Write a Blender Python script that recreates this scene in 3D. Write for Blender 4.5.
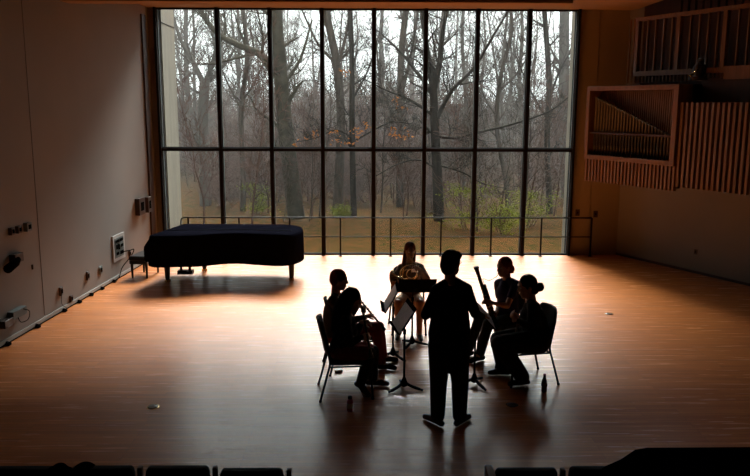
import bpy, bmesh, math, random
from mathutils import Vector as V, Matrix, Quaternion
for o in list(bpy.data.objects): bpy.data.objects.remove(o)
S = bpy.context.scene
COL = S.collection
R = math.radians

# ------------------------------------------------------------------ camera
CH, CF, CP, CR, CY = 3.1527, 755.07, .1729, .0034, .0143
_fw = V((math.sin(CY)*math.cos(CP), math.cos(CY)*math.cos(CP), -math.sin(CP)))
_rt = V((math.cos(CY), -math.sin(CY), 0)); _up = _rt.cross(_fw)
_cx = _rt*math.cos(CR)+_up*math.sin(CR); _cy = -_rt*math.sin(CR)+_up*math.cos(CR)
cam = bpy.data.objects.new('camera', bpy.data.cameras.new('camera')); COL.objects.link(cam)
m = Matrix((_cx, _cy, -_fw)).transposed().to_4x4(); m.translation = (0, 0, CH)
cam.matrix_world = m; cam.data.sensor_width = 36; cam.data.lens = CF/750*36
cam.data.clip_end = 500
S.camera = cam

def ray(x, y): return _fw+_cx*((x-375)/CF)+_cy*((238-y)/CF)
def at(x, y, Y):                       # the place where a sight line meets depth Y
    d = ray(x, y); return V((0, 0, CH))+d*(Y/d.y)
def flo(x, y, z=0.0):
    d = ray(x, y); return V((0, 0, CH))+d*((z-CH)/d.z)
def onL(x, y):                         # on the left wall
    k = (4.794-4.419)/(15.694-9.608); X0 = -4.794-k*9.608
    d = ray(x, y); return V((0, 0, CH))+d*(X0/(d.x-k*d.y))

# ------------------------------------------------------------------ sky, light, exposure
w = bpy.data.worlds.new('sky'); S.world = w; w.use_nodes = True
nt = w.node_tree; nt.nodes.clear()
wo = nt.nodes.new('ShaderNodeOutputWorld'); bg = nt.nodes.new('ShaderNodeBackground')
tc = nt.nodes.new('ShaderNodeTexCoord'); sx = nt.nodes.new('ShaderNodeSeparateXYZ')
rp = nt.nodes.new('ShaderNodeValToRGB')
nt.links.new(tc.outputs['Generated'], sx.inputs[0]); nt.links.new(sx.outputs['Z'], rp.inputs[0])
nt.links.new(rp.outputs[0], bg.inputs[0]); nt.links.new(bg.outputs[0], wo.inputs[0])
e = rp.color_ramp.elements
SKY = 4.0
e[0].position = 0; e[0].color = (.28, .30, .31, 1)
e[1].position = 1; e[1].color = (1.2, 1.25, 1.2, 1)
for ps, c in ((.12, (.47, .49, .495, 1)), (.30, (.48, .50, .50, 1)), (.58, (.8, .84, .84, 1)), (.74, (1.0, 1.05, 1.05, 1))):
    q = e.new(ps); q.color = c
bg.inputs[1].default_value = SKY
S.view_settings.view_transform = 'Standard'; S.view_settings.look = 'None'
S.view_settings.gamma = 1; S.view_settings.use_curve_mapping = False
S.view_settings.exposure = 0.0
S.cycles.max_bounces = 7; S.cycles.diffuse_bounces = 4; S.cycles.glossy_bounces = 3
S.cycles.transparent_max_bounces = 12; S.cycles.volume_bounces = 0
S.cycles.sample_clamp_indirect = 6.0
S.cycles.use_denoising = True
# daylight entering through the window wall (a sampling portal, gives off no light itself)
pl = bpy.data.lights.new('window_portal', 'AREA'); pl.shape = 'RECTANGLE'; pl.size = 8.8; pl.size_y = 5.1
pl.cycles.is_portal = True
po = bpy.data.objects.new('window_portal', pl); COL.objects.link(po)
po.location = (.07, 16.12, 2.56); po.rotation_euler = (R(-90), 0, 0)

# the brightest part of the overcast, high beyond the wood: a very soft sun behind the cloud
sl = bpy.data.lights.new('veiled_sun', 'SUN'); sl.energy = 33; sl.angle = R(38); sl.color = (1, .98, .95)
so = bpy.data.objects.new('veiled_sun', sl); COL.objects.link(so); so.location = (0, 40, 40)
so.rotation_euler = V((.10, 1, 1.15)).to_track_quat('Z', 'Y').to_euler()

# ------------------------------------------------------------------ materials
MC = {}
def mat(name, col, rough=.6, metal=0, noise=0, scale=8, coat=0, spec=.5, col2=None, sheen=0, bump=0, stretch=None):
    if name in MC: return MC[name]
    m = bpy.data.materials.new(name); m.use_nodes = True; n = m.node_tree; b = n.nodes['Principled BSDF']
    b.inputs['Base Color'].default_value = (*col, 1); b.inputs['Roughness'].default_value = rough
    b.inputs['Metallic'].default_value = metal; b.inputs['Coat Weight'].default_value = coat
    b.inputs['Specular IOR Level'].default_value = spec
    if sheen: b.inputs['Sheen Weight'].default_value = sheen
    c2 = col2 or tuple(min(1, c*(1-noise)) for c in col)
    t = n.nodes.new('ShaderNodeTexCoord'); nz = n.nodes.new('ShaderNodeTexNoise'); cr = n.nodes.new('ShaderNodeValToRGB')
    nz.inputs['Scale'].default_value = scale; nz.inputs['Detail'].default_value = 5
    if stretch:
        mp = n.nodes.new('ShaderNodeMapping'); mp.inputs['Scale'].default_value = stretch
        n.links.new(t.outputs['Object'], mp.inputs[0]); n.links.new(mp.outputs[0], nz.inputs[0])
    else: n.links.new(t.outputs['Object'], nz.inputs[0])
    cr.color_ramp.elements[0].position = .35; cr.color_ramp.elements[1].position = .65
    cr.color_ramp.elements[0].color = (*c2, 1); cr.color_ramp.elements[1].color = (*col, 1)
    n.links.new(nz.outputs[0], cr.inputs[0]); n.links.new(cr.outputs[0], b.inputs['Base Color'])
    if bump:
        bm_ = n.nodes.new('ShaderNodeBump'); bm_.inputs['Strength'].default_value = bump; bm_.inputs['Distance'].default_value = .02
        n.links.new(nz.outputs[0], bm_.inputs['Height']); n.links.new(bm_.outputs[0], b.inputs['Normal'])
    MC[name] = m; return m

def floor_mat():
    m = bpy.data.materials.new('maple_strip_floor'); m.use_nodes = True; n = m.node_tree; b = n.nodes['Principled BSDF']
    t = n.nodes.new('ShaderNodeTexCoord')
    br = n.nodes.new('ShaderNodeTexBrick')
    br.inputs['Scale'].default_value = 1; br.inputs['Brick Width'].default_value = 1.1; br.inputs['Row Height'].default_value = .057
    br.inputs['Mortar Size'].default_value = .0012; br.inputs['Mortar Smooth'].default_value = .3; br.inputs['Bias'].default_value = 0
    br.inputs['Color1'].default_value = (.72, .235, .048, 1); br.inputs['Color2'].default_value = (.56, .16, .029, 1)
    br.inputs['Mortar'].default_value = (.16, .06, .022, 1); br.offset = .37; br.offset_frequency = 3
    n.links.new(t.outputs['Object'], br.inputs[0])
    mp = n.nodes.new('ShaderNodeMapping'); mp.inputs['Scale'].default_value = (.8, 9, 1)
    n.links.new(t.outputs['Object'], mp.inputs[0])
    nz = n.nodes.new('ShaderNodeTexNoise'); nz.inputs['Scale'].default_value = 2.2; nz.inputs['Detail'].default_value = 7
    n.links.new(mp.outputs[0], nz.inputs[0])
    mx = n.nodes.new('ShaderNodeMix'); mx.data_type = 'RGBA'; mx.blend_type = 'MULTIPLY'; mx.inputs[0].default_value = .55
    cr = n.nodes.new('ShaderNodeValToRGB'); cr.color_ramp.elements[0].position = .3; cr.color_ramp.elements[1].position = .7
    cr.color_ramp.elements[0].color = (.62, .58, .54, 1); cr.color_ramp.elements[1].color = (1, 1, 1, 1)
    n.links.new(nz.outputs[0], cr.inputs[0])
    n.links.new(br.outputs[0], mx.inputs[6]); n.links.new(cr.outputs[0], mx.inputs[7]); n.links.new(mx.outputs[2], b.inputs['Base Color'])
    b.inputs['Roughness'].default_value = .42; b.inputs['Specular IOR Level'].default_value = .15
    b.inputs['Coat Weight'].default_value = 1; b.inputs['Coat Roughness'].default_value = .2; b.inputs['Coat IOR'].default_value = 1.44
    ma = n.nodes.new('ShaderNodeMath'); ma.operation = 'MULTIPLY_ADD'; ma.inputs[1].default_value = .12; ma.inputs[2].default_value = .20
    n.links.new(nz.outputs[0], ma.inputs[0]); n.links.new(ma.outputs[0], b.inputs['Coat Roughness'])
    bp = n.nodes.new('ShaderNodeBump'); bp.inputs['Strength'].default_value = .12; bp.inputs['Distance'].default_value = .004
    n.links.new(br.outputs['Fac'], bp.inputs['Height']); n.links.new(bp.outputs[0], b.inputs['Normal'])
    return m

def glass_mat():
    m = bpy.data.materials.new('window_glass'); m.use_nodes = True; n = m.node_tree; n.nodes.clear()
    o = n.nodes.new('ShaderNodeOutputMaterial'); mx = n.nodes.new('ShaderNodeMixShader'); fr = n.nodes.new('ShaderNodeFresnel')
    tr = n.nodes.new('ShaderNodeBsdfTransparent'); gl = n.nodes.new('ShaderNodeBsdfGlossy')
    tr.inputs[0].default_value = (.93, .96, .95, 1); gl.inputs['Roughness'].default_value = .01
    fr.inputs[0].default_value = 1.22
    n.links.new(fr.outputs[0], mx.inputs[0]); n.links.new(tr.outputs[0], mx.inputs[1]); n.links.new(gl.outputs[0], mx.inputs[2])
    n.links.new(mx.outputs[0], o.inputs[0]); return m

M = dict(
 plaster=mat('grey_plaster', (.20, .17, .15), .85, noise=.06, scale=1.2),
 tanwall=mat('tan_plaster', (.29, .205, .12), .8, noise=.06, scale=1.5),
 ceil=mat('tan_ceiling', (.33, .18, .08), .85, noise=.05, scale=1),
 darkceil=mat('dark_ceiling', (.05, .04, .03), .9, noise=.1, scale=1),
 house=mat('dark_house_wall', (.03, .025, .02), .9, noise=.1, scale=1),
 concrete=mat('board_formed_concrete', (.10, .08, .052), .85, noise=.25, scale=2, stretch=(3, 3, .5), bump=.2),
 frame=mat('black_steel', (.012, .010, .010), .8, spec=.02, noise=.2, scale=20),
 gasket=mat('grey_aluminium', (.10, .12, .12), .6, metal=.2, noise=.1, scale=20),
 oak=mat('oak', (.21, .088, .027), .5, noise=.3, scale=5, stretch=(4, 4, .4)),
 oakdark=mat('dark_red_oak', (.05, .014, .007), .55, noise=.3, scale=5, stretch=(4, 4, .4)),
 brownwood=mat('brown_wood_strip', (.045, .019, .011), .5, noise=.3, scale=5, stretch=(4, 4, .4)),
 white=mat('white_paint', (.36, .35, .34), .5, noise=.05),
 black=mat('black_plastic', (.006, .006, .006), .9, spec=.0, noise=.2),
 blackgloss=mat('black_lacquer', (.010, .010, .011), .35, noise=.1, spec=.2),
 cloth=mat('black_cover_cloth', (.0035, .0035, .006), .9, noise=.25, scale=3, spec=.0, bump=.3),
 seatfab=mat('black_seat_fabric', (.012, .011, .012), .85, noise=.3, scale=40),
 steel=mat('black_powder_steel', (.008, .008, .009), .6, spec=.12, noise=.1),
 paper=mat('sheet_music_paper', (.92, .88, .90), .7, noise=.18, scale=30),
 skin=mat('skin', (.62, .32, .20), .5, noise=.08, scale=12),
 skindark=mat('tanned_skin', (.36, .17, .10), .5, noise=.08, scale=12),
 hairblack=mat('black_hair', (.010, .008, .008), .75, spec=.08, noise=.4, scale=30, stretch=(6, 6, 1)),
 hairbrown=mat('brown_hair', (.14, .045, .022), .75, spec=.08, noise=.4, scale=30, stretch=(6, 6, 1)),
 hairred=mat('auburn_hair', (.34, .045, .03), .75, spec=.08, noise=.4, scale=30, stretch=(6, 6, 1)),
 blk=mat('black_clothing', (.010, .009, .010), .9, noise=.3, scale=10),
 maroon=mat('maroon_cloth', (.34, .016, .022), .85, noise=.3, scale=10),
 brownknit=mat('dark_brown_knit', (.055, .036, .022), .9, noise=.3, scale=25),
 taupe=mat('taupe_knit', (.20, .13, .09), .9, noise=.25, scale=25),
 beige=mat('beige_cotton', (.75, .50, .32), .85, noise=.15, scale=12),
 navy=mat('navy_cloth', (.016, .018, .12), .85, noise=.3, scale=12),
 shoe=mat('dark_brown_leather', (.030, .014, .010), .4, noise=.3, scale=12),
 brass=mat('lacquered_brass', (.80, .56, .26), .22, metal=1, noise=.15, scale=12),
 silver=mat('silver_keywork', (.75, .66, .52), .2, metal=1, noise=.1, scale=12),
 ebony=mat('ebony', (.018, .012, .010), .3, noise=.2, scale=12, coat=.3),
 redwood=mat('bassoon_maple', (.10, .022, .014), .25, noise=.3, scale=12, coat=.5),
 pipe=mat('organ_pipe_metal', (.055, .045, .040), .35, metal=.9, noise=.2, scale=8),
 bark=mat('grey_bark', spec=.05, col=(.052, .039, .030), rough=.95, noise=.5, scale=3, stretch=(3, 3, .6), bump=.5),
 barkdark=mat('dark_wet_bark', spec=.05, col=(.020, .016, .012), rough=.95, noise=.5, scale=3, stretch=(3, 3, .6), bump=.5),
 barkmoss=mat('mossy_bark', spec=.05, col=(.036, .030, .019), rough=.95, noise=.45, scale=4, bump=.5),
 barkfar=mat('pale_bark', spec=.05, col=(.070, .060, .052), rough=.95, noise=.35, scale=2, stretch=(2, 2, .5)),
 twig=mat('brown_twigs', spec=.05, col=(.075, .042, .032), rough=.95, noise=.4, scale=2),
 leafg=mat('rhododendron_leaf', (.13, .15, .012), .8, spec=.05, noise=.5, scale=4),
 leafo=mat('dry_orange_leaf', (.30, .10, .015), .9, spec=.05, noise=.4, scale=6),
 litter=mat('leaf_litter', spec=.0, col=(.040, .017, .007), rough=.95, noise=.55, scale=5, col2=(.012, .012, .004), bump=.3),
 grass=mat('thin_grass', spec=.05, col=(.13, .16, .06), rough=.95, noise=.4, scale=8),
 glassb=mat('dark_cola_bottle', (.03, .008, .006), .08, noise=.1, coat=1),
 pink=mat('pink_bottle_plastic', (.75, .16, .24), .25, noise=.1, coat=.5),
 labelw=mat('pale_label', (.65, .60, .60), .5, noise=.1),
)
def mist_mat():
    m = bpy.data.materials.new('mist'); m.use_nodes = True; n = m.node_tree; n.nodes.clear()
    o = n.nodes.new('ShaderNodeOutputMaterial'); v = n.nodes.new('ShaderNodeVolumeScatter')
    v.inputs['Color'].default_value = (1, .97, .95, 1); v.inputs['Density'].default_value = .0021; v.inputs['Anisotropy'].default_value = 0
    n.links.new(v.outputs[0], o.inputs['Volume']); return m
M['mist'] = mist_mat(); M['walltrim'] = mat('raceway_paint', (.30, .29, .27), .6, noise=.05); M['whitebox'] = mat('white_plastic', (.92, .92, .9), .4, noise=.02)
M['floor'] = floor_mat(); M['glass'] = glass_mat()

# ------------------------------------------------------------------ mesh helpers
class MB:
    def __init__(s): s.v = []; s.f = []
    def add(s, vs, fs):
        n = len(s.v); s.v += [tuple(a) for a in vs]; s.f += [tuple(i+n for i in f) for f in fs]; return s
    def box(s, a, b, rot=None, c=None):
        x0, y0, z0 = a; x1, y1, z1 = b
        p = [V(t) for t in ((x0,y0,z0),(x1,y0,z0),(x1,y1,z0),(x0,y1,z0),(x0,y0,z1),(x1,y0,z1),(x1,y1,z1),(x0,y1,z1))]
        if rot is not None: p = [rot @ t for t in p]
        if c is not None: p = [t+V(c) for t in p]
        return s.add(p, [(3,2,1,0),(4,5,6,7),(0,1,5,4),(1,2,6,5),(2,3,7,6),(3,0,4,7)])
    def prism(s, poly, z0, z1):
        n = len(poly)
        return s.add([(*p[:2], z0) for p in poly]+[(*p[:2], z1) for p in poly],
            [tuple(range(n-1, -1, -1)), tuple(range(n, 2*n))]+[(i, (i+1) % n, n+(i+1) % n, n+i) for i in range(n)])
    def loft(s, rings, cap=True):
        n = len(rings[0]); vs = [p for r in rings for p in r]; fs = []
        for k in range(len(rings)-1):
            for i in range(n):
                j = (i+1) % n; fs.append((k*n+i, k*n+j, (k+1)*n+j, (k+1)*n+i))
        if cap:
            fs.append(tuple(range(n-1, -1, -1))); b = (len(rings)-1)*n; fs.append(tuple(range(b, b+n)))
        return s.add(vs, fs)
    def tube(s, pts, r, n=8, cap=True):
        pts = [V(p) for p in pts]; rs = r if isinstance(r, (list, tuple)) else [r]*len(pts)
        t = (pts[1]-pts[0]).normalized(); a = t.orthogonal().normalized(); rings = []
        for i, p in enumerate(pts):
            if i == 0: d = pts[1]-p
            elif i == len(pts)-1: d = p-pts[i-1]
            else: d = (pts[i+1]-p).normalized()+(p-pts[i-1]).normalized()
            if d.length < 1e-9: d = t
            t = d.normalized(); a = a-t*a.dot(t)
            a = a.normalized() if a.length > 1e-6 else t.orthogonal().normalized(); b = t.cross(a)
            rings.append([p+(a*math.cos(2*math.pi*k/n)+b*math.sin(2*math.pi*k/n))*rs[i] for k in range(n)])
        return s.loft(rings, cap)
    def lathe(s, prof, n=20, M4=None):   # profile of (r, z)
        rings = [[V((r*math.cos(2*math.pi*k/n), r*math.sin(2*math.pi*k/n), z)) for k in range(n)] for r, z in prof]
        if M4 is not None: rings = [[M4 @ p for p in q] for q in rings]
        return s.loft(rings)
    def ball(s, c, r, seg=12, rot=None):
        r = V(r) if hasattr(r, '__len__') else V((r, r, r)); rings = []
        h = seg//2+1
        for i in range(1, h):
            ph = math.pi*i/h
            q = [V((math.sin(ph)*math.cos(2*math.pi*k/seg)*r.x, math.sin(ph)*math.sin(2*math.pi*k/seg)*r.y, -math.cos(ph)*r.z)) for k in range(seg)]
            if rot is not None: q = [rot @ t for t in q]
            rings.append([t+V(c) for t in q])
        return s.loft(rings)
    def mesh(s, name):
        me = bpy.data.meshes.new(name); me.from_pydata(s.v, [], s.f); me.update(); return me
    def build(s, name, m, parent=None, smooth=False, bevel=0, subsurf=0, fix=True):
        me = s.mesh(name); me.materials.append(m)
        if fix:
            b = bmesh.new(); b.from_mesh(me); bmesh.ops.recalc_face_normals(b, faces=b.faces); b.to_mesh(me); b.free()
        o = bpy.data.objects.new(name, me); COL.objects.link(o)
        if smooth:
            for p in me.polygons: p.use_smooth = True
            if bevel == 0: me.shade_smooth() if hasattr(me, 'shade_smooth') else None
        if bevel:
            md = o.modifiers.new('bevel', 'BEVEL'); md.width = bevel; md.segments = 2; md.limit_method = 'ANGLE'
        if subsurf:
            md = o.modifiers.new('sub', 'SUBSURF'); md.levels = subsurf; md.render_levels = subsurf
        if parent: o.parent = parent
        return o

def tag(o, label=None, cat=None, group=None, kind=None):
    if label: o['label'] = label
    if cat: o['category'] = cat
    if group: o['group'] = group
    if kind: o['kind'] = kind
    return o
def empty(name, loc=(0, 0, 0), rz=0):
    o = bpy.data.objects.new(name, None); COL.objects.link(o); o.location = loc; o.rotation_euler = (0, 0, rz)
    o.empty_display_size = .1; return o
def struct(mb, name, m, **k): return tag(mb.build(name, m, **k), kind='structure')
def kids(o): return [c for c in ALLKIDS.get(o.name, [])]
def copy_tree(o, children, parent=None):
    c = o.copy(); COL.objects.link(c); c.parent = parent
    for ch, sub in children: copy_tree(ch, sub, c)
    return c
def hier(o): return [(c, hier(c)) for c in bpy.data.objects if c.parent == o]
def smoothpath(pts, k=6):
    pts = [V(p) for p in pts]; out = []
    for i in range(len(pts)-1):
        p0 = pts[max(i-1, 0)]; p1 = pts[i]; p2 = pts[i+1]; p3 = pts[min(i+2, len(pts)-1)]
        for j in range(k):
            t = j/k; out.append(.5*((2*p1)+(-p0+p2)*t+(2*p0-5*p1+4*p2-p3)*t*t+(-p0+3*p1-3*p2+p3)*t**3))
    out.append(pts[-1]); return out
def wp(mb, name, m, parent, **k):      # a part given in world coordinates under a thing standing at its own place
    L = V((0, 0, 0)); a = parent
    while a: L += a.location; a = a.parent
    mb.v = [tuple(V(v)-L) for v in mb.v]
    return mb.build(name, m, parent, **k)

# ------------------------------------------------------------------ the room
LK = (4.794-4.419)/(15.694-9.608)
def lx(y): return -4.794+LK*(y-9.608)
RD = V((.447, -.894, 0)).normalized(); RN = V((-RD.y*-1, 0, 0)); RN = V((-.894, -.447, 0)).normalized()
R0 = V((5.45, 15.98, 0))
YW = 15.98
mb = MB(); mb.prism([(-6, 5.85), (11, 5.85), (11, 13), (5.6, 16.0), (-4.6, 16.0), (-6, 10)], -.25, 0)
struct(mb, 'floor', M['floor'])
mb = MB(); mb.prism([(lx(-2)-.25, -2), (lx(-2), -2), (lx(16.1), 16.1), (lx(16.1)-.25, 16.1)], -1.2, 6.9)
wl = struct(mb, 'wall_left', M['plaster'])
# panel joints cut as thin dark gaskets
for yy in (10.85, 6.0):
    mb = MB(); x = lx(yy); mb.box((x-.01, yy-.008, .1), (x+.004, yy+.008, 6.8)); wp(mb, 'panel_joint', M['brownwood'], wl)
mb = MB(); a = R0; b = R0+RD*11; a2 = a-RN*.25; b2 = b-RN*.25
mb.prism([a, a2, b2, b], -1.2, 6.9); struct(mb, 'wall_right', M['plaster'])
mb = MB(); mb.prism([(b.x, b.y), (b.x+.2, b.y), (b.x+.2, -2), (b.x, -2)], -1.2, 6.9); struct(mb, 'wall_right_house', M['house'])
mb = MB(); mb.box((-6, -2.2, -1.2), (b.x+.2, -2, 6.9)); struct(mb, 'wall_rear', M['house'])
mb = MB(); mb.box((-6, -2, -1.3), (b.x+.2, 5.6, -.42)); struct(mb, 'floor_house', M['house'])
mb = MB(); mb.box((-6, 5.6, -1.3), (11, 5.85, -.004)); struct(mb, 'trim_1', M['oakdark'])
mb = MB(); mb.box((-6, -2.2, 6.9), (11, 14.6, 7.1)); struct(mb, 'ceiling', M['darkceil'])
mb = MB(); mb.prism([(-4.9, 14.45), (5.55, 14.45), (5.55, 16.3), (-4.9, 16.3)], 5.11, 7.1); struct(mb, 'ceiling_soffit', M['ceil'])
mb = MB(); mb.box((lx(12)+.01, 12, 4.72), (3.2, 12.35, 6.9)); struct(mb, 'trim_2', M['ceil'])
# window wall right of the glass
mb = MB(); mb.box((4.41, YW-.02, 0), (4.83, YW+.2, 5.11)); wr = struct(mb, 'wall_back', M['tanwall'])
mb = MB(); mb.box((4.838, YW+.0, 0), (5.6, YW+.2, 5.11)); struct(mb, 'wall_back_return', M['tanwall'])
mb = MB(); mb.box((-4.6, YW-.02, 0), (-4.27, YW+.2, 5.11)); struct(mb, 'wall_back_left', M['plaster'])
# left base: pale raceway strip
mb = MB(); n = V((1, -LK, 0)).normalized()
mb.prism([(lx(5.9), 5.9), (lx(5.9)+.02, 5.9), (lx(15.9)+.02, 15.9), (lx(15.9), 15.9)], .025, .075)
struct(mb, 'baseboard_left', M['walltrim'])
mb = MB(); mb.prism([(lx(5.9), 5.9), (lx(5.9)+.012, 5.9), (lx(15.9)+.012, 15.9), (lx(15.9), 15.9)], .0, .025)
struct(mb, 'baseboard_left_gap', M['black'])
mb = MB(); mb.prism([R0+RN*0, R0+RN*.012, R0+RD*10+RN*.012, R0+RD*10], 0, .05); struct(mb, 'baseboard_right', M['brownwood'])
def lbox(y0, y1, z0, z1, d0, d1):
    mb = MB(); n = V((1, -LK, 0)).normalized(); P = lambda y, d: V((lx(y), y, 0))+n*d
    mb.prism([P(y0, d0), P(y1, d0), P(y1, d1), P(y0, d1)], z0, z1); return mb
struct(lbox(15.50, 15.72, 0, 4.93, .0, .035), 'trim_3', M['brownwood'])

# window: steel curtain wall, eight bays, one transom
W = tag(empty('window_1', (0, YW, 0)), kind='structure')
xs = [-4.25]+[-4.0658+1.0646*i for i in range(1, 8)]+[4.39]
for i, x in enumerate(xs):
    mb = MB(); hw = .036 if 0 < i < 8 else .022
    mb.box((x-hw, YW-.13, 0), (x+hw, YW+.0, 5.11)); mb.box((x-.02, YW+.03, 0), (x+.02, YW+.2, 5.11)); wp(mb, 'mullion', M['frame'], W, bevel=.004)
    mb = MB(); mb.box((x-hw-.012, YW+.0, 0), (x+hw+.012, YW+.03, 5.11)); wp(mb, 'glazing_strip', M['gasket'], W)
mb = MB(); mb.box((-4.25, YW-.09, 2.215), (4.39, YW+.03, 2.28)); wp(mb, 'transom', M['frame'], W, bevel=.004)
mb = MB(); mb.box((-4.25, YW-.02, 2.28), (4.39, YW+.03, 2.30)); wp(mb, 'transom_strip', M['frame'], W)
mb = MB(); mb.box((-4.25, YW-.04, 0), (4.39, YW+.06, .03)); wp(mb, 'bottom_rail', M['frame'], W)
mb = MB(); mb.box((-4.25, YW-.04, 5.08), (4.39, YW+.06, 5.11)); wp(mb, 'top_rail', M['frame'], W)
for i in range(8):
    for z0, z1 in ((.03, 2.22), (2.28, 5.08)):
        mb = MB(); mb.box((xs[i]+.02, YW+.01, z0), (xs[i+1]-.02, YW+.018, z1)); wp(mb, 'glass_pane', M['glass'], W)

# ------------------------------------------------------------------ outside
def gz(x, y):
    if y < 30: z = -.3-(y-16)*.035
    else: z = -.79+(y-30)*.035
    return z+.10*math.sin(x*.7+y*.31)+.07*math.sin(x*1.7-y*.9)*(1 if y > 18 else .3)
mb = MB(); nx, ny = 70, 60
vs = []; fs = []
for j in range(ny+1):
    y = 16.3+(j/ny)**1.6*100
    for i in range(nx+1):
        x = (-1+2*i/nx)*(12+(y-16)*.9); vs.append((x, y, gz(x, y)))
for j in range(ny):
    for i in range(nx): k = j*(nx+1)+i; fs.append((k, k+1, k+nx+2, k+nx+1))
mb.add(vs, fs); g = struct(mb, 'ground', M['litter'], smooth=True, fix=False)
hz = MB(); hz.box((-70, 19, -3), (70, 125, 30)); hz = hz.build('ground_mist', M['mist']); tag(hz, kind='structure')
pier = MB(); pier.box((-5.4, 16.25, -.6), (-4.22, 17.35, 6.5)); pr = struct(pier, 'wall_outside_left', M['concrete'])
mb = MB(); mb.box((-4.23, 16.25, 4.84), (-4.214, 17.35, 4.855)); wp(mb, 'board_joint', M['frame'], pr)
mb = MB(); mb.box((4.46, 16.25, -.6), (5.6, 16.75, 6.5)); struct(mb, 'wall_outside_right', M['concrete'])

# ---- trees
class Tree:
    def __init__(s, seed, rmin=.006): s.rmin = rmin; s.r = random.Random(seed); s.m = MB()
    def rnd(s, a): return V((s.r.uniform(-a, a), s.r.uniform(-a, a), s.r.uniform(-a, a)))
    def limb(s, pts, r0, r1, kids=6, clen=1.2, depth=2, sides=7, start=.25, up=.35, spread=.9):
        pts = smoothpath(pts, 4) if len(pts) > 2 else [V(p) for p in pts]
        n = len(pts); rs = [r0+(r1-r0)*(i/(n-1)) for i in range(n)]
        s.m.tube(pts, rs, sides)
        if depth <= 0: return
        for k in range(kids):
            t = start+(1-start)*(k+s.r.random())/kids; f = t*(n-1); i = min(int(f), n-2)
            p = pts[i].lerp(pts[i+1], f-i); d = (pts[i+1]-pts[i]).normalized()
            side = d.cross(s.rnd(1)).normalized()
            dr = (d*s.r.uniform(.25, .8)+side*spread+V((0, 0, up*s.r.uniform(.2, 1.4)))).normalized()
            L = clen*s.r.uniform(.5, 1.15)*(1.15-.55*t)
            s.sprout(p, dr, L, max(s.rmin*1.3, rs[i]*s.r.uniform(.32, .5)), depth-1, max(3, sides-2))
    def sprout(s, p, d, L, r, depth, sides=4):
        n = 5; pts = [V(p)]; dd = V(d)
        for i in range(n):
            dd = (dd+s.rnd(.24)+V((0, 0, .07))).normalized(); pts.append(pts[-1]+dd*L/n)
        rs = [max(s.rmin, r*(1-.75*i/n)) for i in range(n+1)]
        s.m.tube(pts, rs, sides, cap=False)
        if depth <= 0: return
        for k in range(s.r.choice((4, 5, 6))):
            i = s.r.randrange(1, n+1); ax = (pts[i]-pts[i-1]).normalized()
            side = ax.cross(s.rnd(1)).normalized()
            s.sprout(pts[i], (ax*.75+side*s.r.uniform(.5, 1)).normalized(), L*s.r.uniform(.4, .68), max(s.rmin, rs[i]*.6), depth-1, 3)

def leaves(rr, centres, n, spread, size):
    mb = MB()
    for c in centres:
        for k in range(n):
            p = V(c)+V((rr.gauss(0, spread), rr.gauss(0, spread), rr.gauss(0, spread*.6)))
            a = V((rr.uniform(-1, 1), rr.uniform(-1, 1), rr.uniform(-.6, .6))).normalized(); b = a.orthogonal().normalized()
            b = Quaternion(a, rr.uniform(0, 6.28)) @ b; L = size*rr.uniform(.6, 1.2); c_ = a.cross(b)*.18*L
            mb.add([p, p+a*L*.5+b*L*.26+c_, p+a*L, p+a*L*.5-b*L*.26+c_], [(0, 1, 2), (0, 2, 3)])
    return mb

def special(seed, Y, trunk, r0, r1, limbs, label, m='bark', kids=8, clen=1.6, depth=3, leaf=None, extra=()):
    T = Tree(seed); P = [at(x, y, Y+dy) for x, y, dy in trunk]
    base = V(P[0]); base.z = gz(base.x, base.y)-.15; P[0] = base
    T.limb(P, r0, r1, kids, clen, depth, 10, start=.3)
    for (pp, a, b, kk, cl) in limbs:
        T.limb([at(x, y, Y+dy) for x, y, dy in pp], a, b, int(kk*1.4), cl*1.1, depth, 7, start=.12)
    root = tag(empty('bare_tree', base), label, 'tree')
    wp(T.m, 'trunk_and_branches', M[m], root, smooth=True, fix=False)
    if leaf:
        wp(leaves(T.r, [at(x, y, Y+dy) for x, y, dy in leaf], 9, .11, .13), 'dry_leaves', M['leafo'], root, fix=False)
    return root

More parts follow.
